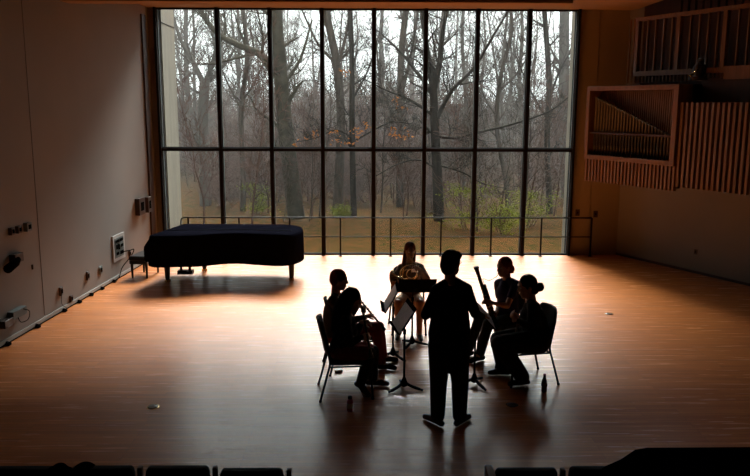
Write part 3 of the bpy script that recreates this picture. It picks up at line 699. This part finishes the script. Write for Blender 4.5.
# ------------------------------------------------------------------ music stands
def make_stand(bx, by, c, head, tilt, label, sheets=2, lean=0, wd=.50, ht=.33):
    root = tag(empty('music_stand', (bx, by, 0)), label, 'music stand')
    h = V((math.cos(R(head)), math.sin(R(head)), 0)); z = V((0, 0, 1))
    n = h*math.cos(R(tilt))+z*math.sin(R(tilt)); u = z*math.cos(R(tilt))-h*math.sin(R(tilt)); s = z.cross(h)
    def P(a, b, d): return V(c)+s*a+u*b+n*d
    def pb(mb, a0, a1, b0, b1, d0, d1):
        return mb.add([P(a0,b0,d0),P(a1,b0,d0),P(a1,b1,d0),P(a0,b1,d0),P(a0,b0,d1),P(a1,b0,d1),P(a1,b1,d1),P(a0,b1,d1)],
                      [(3,2,1,0),(4,5,6,7),(0,1,5,4),(1,2,6,5),(2,3,7,6),(3,0,4,7)])
    desk = wp(pb(MB(), -wd/2, wd/2, -ht/2, ht/2, -.006, 0), 'desk', M['black'], root, bevel=.002)
    wp(pb(MB(), -wd/2, wd/2, -ht/2-.008, -ht/2, -.006, .055), 'lip', M['black'], desk)
    for k in range(sheets):
        a0 = -.225+k*.228
        wp(pb(MB(), a0, a0+.215, -ht/2+.001, -ht/2+.28, .001+.001*k, .004+.001*k), 'sheet_music', M['paper'], desk)
    top_ = V(c)-n*.02-u*.05
    wp(MB().tube([(bx, by, .04), (bx, by, top_.z-.12)], .0125, 10), 'pole', M['steel'], root, smooth=True)
    wp(MB().tube([(bx, by, top_.z-.16), (bx, by, top_.z-.05), top_], .009, 8), 'neck', M['steel'], root, smooth=True)
    wp(MB().tube([(bx, by, top_.z-.16), (bx, by, top_.z-.11)], .019, 10), 'collar', M['black'], root)
    hub = wp(MB().lathe([(.016, .03), (.035, .04), (.035, .09), (.016, .14)], 14, Matrix.Translation((bx, by, 0))), 'hub', M['black'], root, smooth=False)
    for k in range(3):
        a = R(head+lean+k*120); d = V((math.cos(a), math.sin(a), 0)); o = V((bx, by, 0))
        wp(MB().tube(smoothpath([o+d*.02+z*.075, o+d*.08+z*.05, o+d*.16+z*.03, o+d*.225+z*.017], 4), [.018]*10+[.014]*3, 8), 'leg', M['steel'], root, smooth=True)
    return root
p = at(404, 315.5, 8.119); make_stand(.45, 8.12, p, 188, 33, 'black music stand left of the conductor, nearest the camera, white sheets on it', 2, 30)
p = at(391.5, 296, 9.10); make_stand(.365, 9.19, p, 181, 30, 'black music stand in front of the oboist, its pale sheets seen edge-on', 2, 10)
p = at(417, 285.5, 9.67); make_stand(.637, 9.674, p, 90, 46, 'black music stand seen from behind, directly before the horn player', 2, 30)
p = at(483.5, 312.5, 8.24); make_stand(1.262, 8.24, p, -3, 42, 'black music stand right of the conductor, facing the bassoonist and flutist', 2, 60)

# ------------------------------------------------------------------ people
def cap(mb, a, b, ra, rb, seg=12):
    a = V(a); b = V(b)
    if (a-b).length < 1e-4: return
    mb.tube([a, b], [ra, rb], seg); mb.ball(a, ra, seg); mb.ball(b, rb, seg)
def chain(mb, pts, rs):
    for i in range(len(pts)-1): cap(mb, pts[i], pts[i+1], rs[i], rs[i+1])
def melt(mb, name, m, root, voxel=.008, it=2):
    me = MB.mesh(mb, 'tmp'); b = bmesh.new(); b.from_mesh(me); bmesh.ops.remove_doubles(b, verts=b.verts, dist=1e-5)
    bmesh.ops.recalc_face_normals(b, faces=b.faces); b.to_mesh(me); b.free()
    o = bpy.data.objects.new('tmp', me); COL.objects.link(o)
    md = o.modifiers.new('r', 'REMESH'); md.mode = 'VOXEL'; md.voxel_size = voxel; md.adaptivity = 0
    ms = o.modifiers.new('s', 'SMOOTH'); ms.factor = .5; ms.iterations = it
    dg = bpy.context.evaluated_depsgraph_get(); dg.update()
    ne = bpy.data.meshes.new_from_object(o.evaluated_get(dg)); bpy.data.objects.remove(o)
    L = V((0, 0, 0)); a = root
    while a: L += a.location; a = a.parent
    for v in ne.vertices: v.co -= L
    for p_ in ne.polygons: p_.use_smooth = True
    ne.materials.clear(); ne.materials.append(m); ne.name = name
    r_ = bpy.data.objects.new(name, ne); COL.objects.link(r_); r_.parent = root; return r_
def frame(f, up=V((0, 0, 1))):
    f = V(f).normalized(); s = f.cross(up).normalized(); u = s.cross(f).normalized()   # s = the figure's own right
    return Matrix((s, f, u)).transposed(), s, f, u
def hand(mb, w, d, pn, thumb, curl=.6):
    w = V(w); d = V(d).normalized(); pn = (V(pn)-d*V(pn).dot(d)).normalized(); ac = d.cross(pn).normalized()*thumb
    rot = Matrix((ac, pn, d)).transposed()
    mb.ball(w+d*.045, (.040, .017, .052), 12, rot); cap(mb, w-d*.01, w+d*.03, .024, .024)
    for k, (off, L) in enumerate(((.029, .072), (.010, .080), (-.010, .074), (-.028, .058))):
        p = w+d*.082+ac*off; ang = curl*(.5+.1*k); dd = d; r_ = .0088
        for j, fr_ in enumerate((.42, .33, .25)):
            dd = (dd*math.cos(ang)+pn*math.sin(ang)).normalized(); 
            q = p+dd*L*fr_; cap(mb, p, q, r_, r_*.92, 8); p = q; r_ *= .92; ang = curl*.8
            pn2 = pn; dd_keep = dd
    p = w+d*.025+ac*.034; t1 = (d*.6+ac*.7+pn*.3).normalized(); q = p+t1*.035; cap(mb, p, q, .0115, .010, 8)
    t2 = (d*.85+ac*.2+pn*.5).normalized(); cap(mb, q, q+t2*.03, .010, .0085, 8)

def person(label, base, f, headc, face, sh, el, wr, hands, pel, kn, an, toes, cl, wide=1.0, hs_=1.07, waist=1.0, hipw=1.0, shoe_s=1.0, trap=.07, hair=None, hm='hairblack', tilt=None, skin='skin', shirt='blk', trous='blk', shoe='shoe', deep=1.0, legr=1.0, bare=False, short=False, skirt=None, sleeve=1.0, glasses=False):
    root = tag(empty('person', base), label, 'person')
    R3, s, f, u0 = frame(f)
    ms_ = (V(sh[0])+V(sh[1]))/2; pel = V(pel); up = (ms_-pel).normalized()
    sd = (V(sh[1])-V(sh[0])).normalized(); sd = (sd-up*sd.dot(up)).normalized(); fw_ = up.cross(sd)    # sh[0]=left, sh[1]=right
    RT = Matrix((sd, fw_, up)).transposed()
    H3, hs2, hf, hu = frame(face, tilt or V((0, 0, 1))); hc = V(headc)
    Pp = lambda c, M_, x, y, z: V(c)+M_ @ V((x, y, z))
    b = MB(); k = hs_
    b.ball(hc+hu*.012*k, (.074*k, .093*k, .108*k), 18, H3)
    b.ball(Pp(hc, H3, 0, .030*k, -.052*k), (.058*k, .064*k, .064*k), 14, H3)
    b.ball(Pp(hc, H3, 0, .062*k, -.098*k), (.022*k, .020*k, .018*k), 10, H3)
    cap(b, Pp(hc, H3, 0, .088*k, .012*k), Pp(hc, H3, 0, .104*k, -.024*k), .010, .013, 8)
    b.ball(Pp(hc, H3, 0, .084*k, .030*k), (.05*k, .014*k, .012*k), 10, H3)
    b.ball(Pp(hc, H3, 0, .087*k, -.058*k), (.022*k, .010*k, .010*k), 10, H3)
    for e_ in (-1, 1): b.ball(Pp(hc, H3, e_*.076*k, -.005*k, -.005*k), (.010, .018, .030), 8, H3)
    neckb = ms_+up*.03; cap(b, Pp(hc, H3, 0, -.022*k, -.06*k), neckb, .052*wide**.5, .060*wide**.5)
    chest = ms_-up*.14+fw_*.01; belly = ms_.lerp(pel, .62); 
    def torso(mb, g):
        cap(mb, V(sh[0])-sd*-.02, V(sh[1])-sd*.02, .052+g, .052+g); 
        mb.ball(chest, (.150*wide+g, .105*deep+g, .165+g), 18, RT); mb.ball(belly, (.135*wide*waist+g, .105*deep+g, .160+g), 16, RT)
        cap(mb, ms_+up*.02, ms_-up*.02, .06+g, .09+g)
        for i in (0, 1): cap(mb, ms_+up*trap, V(sh[i])+up*.005, .038+g*.6, .050+g)
        rr_ = []
        for t_, a_, c_ in ((.0, .125*wide, .07), (.25, .150*wide, .10*deep), (.55, .140*wide*max(1, waist*.95), .105*deep), (.8, .145*wide*waist, .11*deep), (1.0, .158*wide*hipw, .118*deep)):
            o_ = (ms_-up*.05).lerp(pel, t_); rr_.append([o_+sd*((a_+g)*math.cos(q_*math.pi/10))+fw_*((c_+g)*math.sin(q_*math.pi/10)) for q_ in range(20)])
        mb.loft(rr_)
    def pelv(mb, g): mb.ball(pel, (.160*wide*hipw+g, .125*deep+g, .115+g), 16, RT)
    torso(b, 0); pelv(b, 0)
    for i in (0, 1):
        chain(b, [V(sh[i]), V(el[i]), V(wr[i])], [.046, .036, .023]); chain(b, [V(el[i]), V(el[i]).lerp(V(wr[i]), .3)], [.036, .038])
        hd, pn, th, cu = hands[i]; hand(b, wr[i], hd, pn, th, cu)
        hip = pel+sd*(.085*wide*(-1 if i == 0 else 1))-up*.02
        chain(b, [hip, V(kn[i]), V(an[i])], [.080*legr, .054*legr, .038]); cap(b, V(kn[i]), V(kn[i]).lerp(V(an[i]), .35), .05*legr, .052*legr)
        t = V(toes[i]).normalized(); a_ = V(an[i]); cap(b, a_, a_+t*.10-V((0, 0, .04)), .036, .030)
    melt(b, 'body', M[skin], root, .0065, 2)
    # eyes
    for e_ in (-1, 1):
        q = MB(); q.ball(Pp(hc, H3, e_*.032*k, .080*k, .006*k), (.013, .011, .008), 10, H3); wp(q, 'eye', M['labelw'], root, smooth=True)
    # shirt
    q = MB(); torso(q, .012)
    q.ball(pel+up*.03, (.158*wide*hipw+.014, .122*deep+.014, .11), 14, RT)
    for i in (0, 1):
        e1 = V(el[i]); 
        if sleeve >= 1: chain(q, [V(sh[i]), e1, V(wr[i]).lerp(e1, .08)], [.062, .050, .034])
        else: chain(q, [V(sh[i]), V(sh[i]).lerp(e1, sleeve)], [.062, .054])
    melt(q, 'shirt', M[shirt], root, .009, 2)
    # trousers
    q = MB(); pelv(q, .010)
    for i in (0, 1):
        hip = pel+sd*(.085*wide*(-1 if i == 0 else 1))-up*.02; K = V(kn[i]); A = V(an[i])
        if short: chain(q, [hip, hip.lerp(K, .86)], [.094*legr, .080*legr])
        else: chain(q, [hip, K, A.lerp(K, .06)], [.094*legr, .070*legr, .058*legr])
    melt(q, 'shorts' if short else 'trousers', M[trous], root, .009, 2)
    if skirt:
        q = MB()
        for i in (0, 1):
            hip = pel+sd*(.085*wide*(-1 if i == 0 else 1))-up*.02; chain(q, [hip, hip.lerp(V(kn[i]), .85)], [.108*legr, .088*legr])
        q.ball(pel, (.175*wide, .14*deep, .12), 14, RT); melt(q, 'skirt', M[skirt], root, .010, 2)
    # shoes
    for i in (0, 1):
        t = V(toes[i]).normalized(); A = V(an[i]); q = MB(); dz = V((0, 0, 1))
        if t.z < -.5:                                     # heel lifted, standing on the toe
            cap(q, A+t*.0, A+t*.09, .046, .040); cap(q, A+t*.09, A+t*.15+V((f.x, f.y, 0))*.02, .040, .030)
            cap(q, A-V((f.x, f.y, 0))*.045, A+t*.04, .03, .035)
        else:
            hl = A-t*.055; hl.z = A.z-.045; tp = A+t*.165*shoe_s; tp.z = A.z-.052; md = A+t*.06; md.z = A.z-.035
            cap(q, hl, md, .034, .040); cap(q, md, tp, .040, .028); cap(q, A, A-dz*.03, .040, .042)
        melt(q, 'shoe', M[shoe], root, .008, 2)
    if hair:
        q = MB()
        for h_ in hair:
            if h_[0] == 'b': q.ball(Pp(hc, H3, *[c*k for c in h_[1]]), [c*k for c in h_[2]], 14, H3)
            else: chain(q, [Pp(hc, H3, *[c*k for c in p_]) for p_ in h_[1]], [c*k for c in h_[2]])
        melt(q, 'hair', M[hm], root, .007, 1)
    if glasses:
        q = MB()
        for e_ in (-1, 1):
            cs = [Pp(hc, H3, e_*.034+.022*math.cos(t_), .100, .008+.017*math.sin(t_)) for t_ in [i*math.pi/5 for i in range(11)]]
            q.tube(cs, .0022, 6); q.tube([Pp(hc, H3, e_*.056, .100, .012), Pp(hc, H3, e_*.078, .07, .012), Pp(hc, H3, e_*.078, 0, .012)], .0022, 6)
        q.tube([Pp(hc, H3, -.012, .102, .01), Pp(hc, H3, .012, .102, .01)], .0022, 6)
        wp(q, 'glasses', M['steel'], root)
    return root

CAPHAIR = [('b', (0, -.012, .030), (.083, .098, .100)), ('b', (0, -.045, -.01), (.078, .065, .085))]
# conductor: stands with his back to us, both forearms raised in front
person('standing conductor in black with back turned, glasses and both forearms raised', (.83, 7.13, 0), (0, 1, 0),
    at(451, 263.5, 7.18), (.62, .76, -.05), (at(436.5, 291, 7.16), at(466.5, 290, 7.16)),
    (at(425.5, 315, 7.06), at(475.5, 314, 7.04)), (at(433, 312, 7.33), at(483, 317, 7.30)),
    ((( .1, .95, .25), (.3, 0, -1), 1, .5), ((.25, .92, .1), (-.3, 0, -1), -1, .5)),
    at(449, 343, 7.15), (at(438.5, 383, 7.14), at(460, 383, 7.14)), (V((.735, 7.13, .085)), V((.955, 7.13, .085))),
    ((-.62, .78, 0), (.62, .78, 0)), None, wide=1.08, deep=1.05, legr=1.26, waist=1.28, hipw=1.10, shoe_s=1.12, hs_=1.11, trap=.11, hm='hairblack', glasses=True,
    hair=CAPHAIR+[('b', (.02, .036, .072), (.062, .055, .042)),  ('b', (0, -.07, -.045), (.055, .035, .05))])
# horn player
person('seated horn player with long brown hair, taupe top and beige shorts', (.62, 10.15, 0), (0, -1, 0),
    at(410, 250.5, 10.22), (.12, -1, -.18), (at(420, 268, 10.28), at(401.5, 268, 10.28)),
    (at(427, 279, 10.10), at(393.5, 281, 10.12)), (at(419, 269, 9.93), at(399.5, 284, 9.95)),
    (((-.75, -.1, .25), (-.1, 1, 0), 1, 1.1), ((-.2, -.7, .2), (.5, .2, .3), -1, .5)),
    at(410.5, 298, 10.36), (at(420, 303, 9.93), at(398, 303, 9.93)), (V((.755, 10.0, .085)), V((.47, 10.05, .085))),
    ((.1, -1, 0), (-.15, -1, 0)), None, wide=.84, hs_=.98, shirt='taupe', trous='beige', short=True, hm='hairbrown', skin='skindark', legr=1.05,
    hair=CAPHAIR+[('c', [(-.06, -.01, .0), (-.066, .0, -.09), (-.068, .02, -.15)], [.028, .026, .016]), ('c', [(.06, -.01, .0), (.072, .0, -.09), (.085, .02, -.18), (.09, .03, -.22)], [.028, .030, .028, .014]), ('c', [(0, -.07, 0), (0, -.08, -.15)], [.06, .06])])
# bassoonist
bf = V((-.78, -.62, 0))
person('seated bassoonist with tied auburn hair and navy short-sleeved top', (1.78, 9.34, 0), bf,
    at(504.5, 267, 9.36), (-.86, -.50, -.05), (at(516, 285, 9.24), at(498.5, 284, 9.49)),
    (at(507, 306, 9.10), at(500, 305, 9.50)), (at(493, 303, 9.03), at(494.5, 316, 9.26)),
    (((-.75, -.25, .25), (-.2, .5, -.3), 1, 1.0), ((-.7, -.45, -.15), (0, -.4, .6), -1, 1.0)),
    at(508, 317, 9.40), (at(488, 324, 9.02), at(479, 320, 9.25)), (V((1.45, 9.06, .085)), V((1.33, 9.24, .085))),
    ((-.8, -.6, 0), (-.85, -.5, 0)), None, wide=.95, shirt='navy', hm='hairred', sleeve=.55, shoe='black',
    hair=CAPHAIR+[('b', (0, -.115, -.045), (.032, .035, .055))])
# flutist
ff = V((-1, -.10, 0))
person('seated player in black with dark hair in a bun, chair at the right', (1.95, 8.38, 0), ff,
    at(527.5, 286.5, 8.36), (-.98, -.08, -.18), (at(533, 308, 8.20), at(530, 305, 8.54)),
    (at(531, 328, 8.10), at(527, 325, 8.58)), (at(518, 320, 8.18), at(518, 318, 8.42)),
    (((-.55, .55, .35), (.4, .5, 0), 1, .9), ((-.6, -.1, .5), (.4, -.5, 0), -1, .9)),
    at(537, 337, 8.37), (at(500, 344, 8.18), at(499, 340, 8.50)), (V((1.82, 8.22, .085)), V((1.66, 8.56, .085))),
    ((-.95, -.2, 0), (-1, 0, 0)), None, wide=1.15, deep=1.3, legr=1.55, hs_=1.12,
    hair=CAPHAIR+[('b', (0, -.125, -.03), (.045, .048, .05)), ('b', (0, -.06, -.03), (.07, .06, .07))])
# clarinettist, nearest at left
af = V((.98, .12, 0))
person('seated player with long dark hair and maroon skirt, nearest at left', (-.24, 7.98, 0), af,
    at(351.5, 299.5, 7.96), (.95, .05, -.28), (at(349, 320, 8.13), at(345, 322, 7.80)),
    (at(354, 338, 8.22), at(350, 343, 7.72)), (at(362, 322, 7.95), at(362, 337, 7.78)),
    (((.8, -.4, .15), (-.1, -.6, -.3), 1, 1.0), ((.75, .45, 0), (-.1, .6, -.2), -1, 1.0)),
    at(342, 349, 7.98), (at(373, 351, 8.10), at(370, 353, 7.84)), (V((.10, 8.22, .085)), V((-.04, 7.90, .15))),
    ((.98, -.1, 0), (.45, 0, -.9)), None, wide=.92, skirt='maroon', hm='hairblack', deep=1.1,
    hair=CAPHAIR+[('c', [(0, -.05, 0), (0, -.075, -.12), (0, -.07, -.24), (0, -.075, -.34)], [.085, .082, .075, .045]), ('c', [(.06, -.01, 0), (.07, -.02, -.12), (.065, -.03, -.22)], [.04, .038, .025]), ('c', [(-.06, -.01, 0), (-.07, -.02, -.12), (-.065, -.03, -.22)], [.04, .038, .025])])
# oboist behind
of = V((.96, .2, 0))
person('seated player with short reddish hair behind the long-haired player', (-.32, 8.80, 0), of,
    at(338.5, 280, 8.75), (.97, .05, -.1), (at(338, 300, 8.92), at(333, 301, 8.60)),
    (at(349, 318, 9.00), at(349, 321, 8.52)), (at(358, 305, 8.78), at(366, 317, 8.60)),
    (((.5, -.6, -.1), (.2, -.3, -.6), 1, 1.0), ((.6, .5, .1), (.1, .3, -.5), -1, 1.0)),
    at(336, 333, 8.82), (at(379, 327, 8.94), at(376, 328, 8.66)), (V((.235, 9.02, .085)), V((.21, 8.76, .085))),
    ((1, .05, 0), (.95, -.2, 0)), None, wide=1.04, deep=1.4, shirt='brownknit', trous='maroon', hm='hairred', shoe='black',
    hair=[('b', (0, -.010, .032), (.084, .098, .098)), ('b', (0, -.04, -.0), (.078, .065, .075))])

# ------------------------------------------------------------------ instruments
def woodwind(name, a, b, label, m='ebony', bell=.03, r=.0125, keys=9):
    a = V(a); b = V(b); root = tag(empty(name, b), label, name.replace('_', ' ')); d = (b-a); L = d.length; d.normalize()
    wp(MB().tube([a, a+d*.05, a+d*.07, a+d*L*.5, b-d*.10, b-d*.03, b], [.005, .006, r*.9, r, r*1.1, bell*.8, bell], 12), 'tube', M[m], root, smooth=True)
    s = d.cross(V((0, 1, .2))).normalized(); q = d.cross(s)
    for k in range(keys):
        c = a+d*(L*(.18+.62*k/keys)); wp(MB().ball(c+s*(r+.002)-q*.003, (.009, .009, .005), 8), 'key', M['silver'], root, smooth=True)
    wp(MB().tube([a+d*L*.2-q*(r+.004), a+d*L*.8-q*(r+.004)], .003, 6), 'key_rod', M['silver'], root)
    for t in (.3, .55, .82): wp(MB().tube([a+d*L*t-d*.006, a+d*L*t+d*.006], r*1.25, 12), 'ring', M['silver'], root)
    return root
woodwind('clarinet', at(361.5, 305, 7.90), at(371.5, 358, 7.66), 'dark clarinet with bright keys held almost upright by the long-haired player')
woodwind('oboe', at(348.5, 286, 8.73), at(385, 330, 8.66), 'slim black oboe held diagonally by the short-haired player', bell=.022, r=.011)
woodwind('flute', at(519, 316, 8.30), at(514, 345, 8.28), 'thin dark woodwind held low before the player with a bun', bell=.012, r=.010, keys=6)
# bassoon
a = at(476, 267, 9.0); b_ = at(497, 334, 9.16); d = (b_-a).normalized(); L = (b_-a).length
root = tag(empty('bassoon', b_), 'long dark red bassoon slanting up beside the bassoonist', 'bassoon')
wp(MB().tube([a, a+d*.02, a+d*.03, a+d*.09, a+d*.11, a+d*.40], [.034, .034, .029, .026, .023, .024], 12), 'bell_joint', M['ebony'], root, smooth=True)
wp(MB().tube([a+d*.40, a+d*.60, a+d*(L-.25)], .026, 12), 'long_joint', M['redwood'], root, smooth=True)
s = V((.9, -.1, .25)); s = (s-d*s.dot(d)).normalized()
wp(MB().tube([a+d*.26+s*.035, a+d*(L-.25)+s*.035], [.018, .022], 12), 'wing_joint', M['redwood'], root, smooth=True)
wp(MB().loft([[a+d*t+s*(.018+.045*math.cos(q))+d.cross(s)*(.028*math.sin(q)) for q in [i*math.pi/6 for i in range(12)]] for t in (L-.30, L)]), 'boot_joint', M['redwood'], root, smooth=False)
for t in (.10, .40, .72): wp(MB().tube([a+d*t-d*.008, a+d*t+d*.008], .024, 12), 'ring', M['silver'], root)
for k in range(9): wp(MB().ball(a+d*(.30+.065*k)+d.cross(s)*.028, (.011, .011, .006), 8), 'key', M['silver'], root, smooth=True)
wp(MB().tube(smoothpath([a+d*.27+s*.035, at(483, 279, 9.04), at(489, 280.5, 9.10), at(495, 277.5, 9.2), at(498.3, 274.5, 9.26)], 6), .004, 8), 'bocal', M['silver'], root, smooth=True)
# horn
hc = at(410, 273, 9.96); root = tag(empty('french_horn', hc), 'brass french horn raised to the seated horn player\'s lips', 'french horn')
def circ(c, r, ax1, ax2, a0, a1, n=26): return [V(c)+ax1*(r*math.cos(a0+(a1-a0)*i/n))+ax2*(r*math.sin(a0+(a1-a0)*i/n)) for i in range(n+1)]
X = V((1, .12, 0)); Z = V((.05, -.25, .97))
for k, (r, dx, dz, dy) in enumerate(((.135, 0, 0, 0), (.115, .01, .01, .02), (.095, -.01, -.02, -.02), (.07, .02, .0, -.03))):
    wp(MB().tube(circ(hc+V((dx, dy, dz)), r, X, Z, .3*k, .3*k+5.6), [.010, .0085, .0075, .007][k], 8), 'tubing', M['brass'], root, smooth=True)
bp0 = hc+X*-.10-Z*.09+V((0, .02, 0)); bdir = V((-.75, .35, -.25)).normalized()
prof = [(.018, -.08), (.024, -.02), (.035, .03), (.06, .07), (.10, .10), (.145, .115), (.147, .118), (.135, .112), (.08, .085), (.03, .03), (.01, .02)]
Q = bdir.to_track_quat('Z', 'Y').to_matrix().to_4x4(); Q.translation = bp0
wp(MB().lathe(prof, 24, Q), 'bell', M['brass'], root, smooth=True)
for k in range(4):
    wp(MB().tube([hc+X*(.02+.026*k)+Z*.02-V((0, .03, 0)), hc+X*(.02+.026*k)+Z*.075-V((0, .03, 0))], .013, 10), 'valve', M['silver'], root)
    wp(MB().tube([hc+X*(.02+.026*k)+Z*.075-V((0, .03, 0)), hc+X*(.03+.026*k)+Z*.12-V((0, .03, -.0))], .005, 6), 'lever', M['silver'], root)
mo = at(411.3, 257.5, 10.08)
wp(MB().tube([hc+X*.125+Z*.02, hc+X*.10+Z*.10, mo+V((.012, -.02, -.03)), mo], [.007, .0055, .005, .011], 8), 'leadpipe', M['silver'], root, smooth=True)

# ------------------------------------------------------------------ small things on the stage floor
p = flo(350, 411); root = tag(empty('drink_bottle', p), 'small pink plastic bottle with dark cap on the floor at left', 'bottle')
T = MB(); T.lathe([(.0, 0), (.030, .002), (.032, .01), (.032, .10), (.030, .115), (.018, .132), (.015, .138), (.0, .138)], 20); bt = T.build('bottle_body', M['pink'], root, smooth=True)
T = MB(); T.lathe([(.0325, .035), (.0328, .036), (.0328, .09), (.0325, .091)], 20); T.build('label', M['labelw'], bt)
T = MB(); T.lathe([(.0, .136), (.021, .136), (.021, .165), (.0, .167)], 16); T.build('cap', M['black'], root)
p = flo(544, 392); root = tag(empty('drink_bottle', p), 'dark cola-coloured bottle on the floor by the right chair', 'bottle')
T = MB(); T.lathe([(.0, 0), (.028, .002), (.033, .02), (.030, .06), (.034, .10), (.030, .13), (.016, .175), (.013, .20), (.0, .20)], 20); T.build('bottle_body', M['glassb'], root, smooth=True)
T = MB(); T.lathe([(.034, .072), (.0347, .074), (.0358, .102), (.0345, .104)], 20); T.build('label', M['oakdark'], root)
T = MB(); T.lathe([(.0, .198), (.0155, .198), (.0155, .215), (.0, .216)], 14); T.build('cap', M['maroon'], root)
p = flo(338.5, 372); root = tag(empty('reed_case', p, R(12)), 'small white box on the floor beneath the left chair', 'box')
T = MB(); T.box((-.045, -.03, 0), (.045, .03, .022)); T.build('box_base', M['whitebox'], root, bevel=.004)
T = MB(); T.box((-.046, -.031, .022), (.046, .031, .034)); T.build('lid', M['whitebox'], root, bevel=.004)

# ------------------------------------------------------------------ front row of the house
def seat(xc, zt, label, wd=.50, Y=5.28):
    root = tag(empty('theatre_seat', (xc, Y, -.42)), label, 'seat'); h = zt+.42
    rings = []
    for (z, hw, y) in ((.35, .22, .02), (h-.06, .235, -.01), (h-.02, .23, -.015), (h, .21, -.016)):
        rings.append([V((-hw, y-.03, z)), V((-hw*.5, y-.045, z)), V((hw*.5, y-.045, z)), V((hw, y-.03, z)), V((hw, y+.03, z)), V((-hw, y+.03, z))])
    T = MB(); T.loft(rings); T.build('backrest', M['seatfab'], root, bevel=.012)
    T = MB(); T.box((-.22, -.02, .36), (.22, .30, .44)); 
    T = MB(); T.box((-.22, -.45, .36), (.22, -.03, .45)); T.build('cushion', M['seatfab'], root, bevel=.02)
    T = MB(); T.box((-.02, -.3, .0), (.02, -.2, .36)); T.box((-.12, -.4, 0), (.12, -.1, .02)); T.build('pedestal', M['black'], root)
    T = MB(); T.box((.255, -.42, .50), (.298, .02, .54)); T.box((.262, -.03, 0), (.29, .01, .54)); T.box((.258, -.035, .5), (.295, .02, h-.005)); T.build('armrest', M['oak'], root, bevel=.01)
    return root
for xp, yt, lab in ((27, 466, 'black theatre seat at the far left of the front row'), (103, 465.5, 'black theatre seat second from the left, coat over its back'),
                (178, 465.5, 'black theatre seat third from the left in the front row'), (252, 468, 'black theatre seat beside the aisle, left front row'),
                (526, 467.5, 'black theatre seat right of the aisle in the front row'), (600, 466, 'black theatre seat half hidden by the dark draped shape')):
    p = at(xp, yt, 5.28); seat(p.x, p.z, lab)
p = at(489, 466, 5.28); root = tag(empty('aisle_end_panel', (p.x, 5.28, -.42)), 'brown wooden seat-end post left of the right front seats', 'seat end')
T = MB(); T.box((-.03, -.40, 0), (.03, .03, p.z+.42)); T.build('post', M['oak'], root, bevel=.012)
T = MB(); T.box((-.035, -.42, p.z+.30), (.035, -.0, p.z+.33)); T.build('rail', M['oak'], root, bevel=.008)
for xs_, lab in (((60, 462, 8), 'rounded dark bundle at the left end of the front seats'), ((86, 460.5, 12), 'dark coat bunched over the second front seat')):
    x, y, rr_ = xs_; p = at(x, y, 5.30); root = tag(empty('coat', (p.x, 5.28, p.z-.2)), lab, 'coat')
    q = MB(); rd = rr_/130
    q.ball((p.x, 5.27, p.z-rd*.8), (rd, .08, rd*.8)); q.ball((p.x+rd*.9, 5.27, p.z-rd*1.3), (rd, .07, rd*.8)); q.ball((p.x-rd*1.1, 5.27, p.z-rd*1.5), (rd, .07, rd*.8)); cap(q, (p.x, 5.2, p.z-.05), (p.x+.05, 5.16, p.z-.3), .07, .09)
    melt(q, 'cloth', M['cloth'], root, .012, 3)
# draped dark mass
p0 = at(608, 464, 5.15); p1 = at(645, 447, 5.15)
root = tag(empty('draped_table', (2.7, 4.9, -.42)), 'large flat-topped dark draped shape in the lower right corner', 'covered furniture')
q = MB(); zt = p1.z; xl = p1.x
prof = [(xl-.42, -.42), (xl-.40, p0.z-.12), (xl-.27, p0.z-.01), (xl-.16, zt-.09), (xl-.06, zt-.015), (xl+.02, zt), (xl+1.6, zt+.005), (xl+1.7, zt-.08), (xl+1.72, -.42)]
q.loft([[V((x, y, z if z < 0 else z-dz)) for x, z in prof] for y, dz in ((5.18, .02), (5.14, 0), (4.6, .0), (4.2, .01), (4.16, .04))]); wp(q, 'drape', M['cloth'], root, smooth=False)
q = MB(); q.prism([(xl, 4.3), (xl+1.5, 4.3), (xl+1.5, 5.05), (xl, 5.05)], -.40, zt-.12); wp(q, 'table_body', M['black'], root)
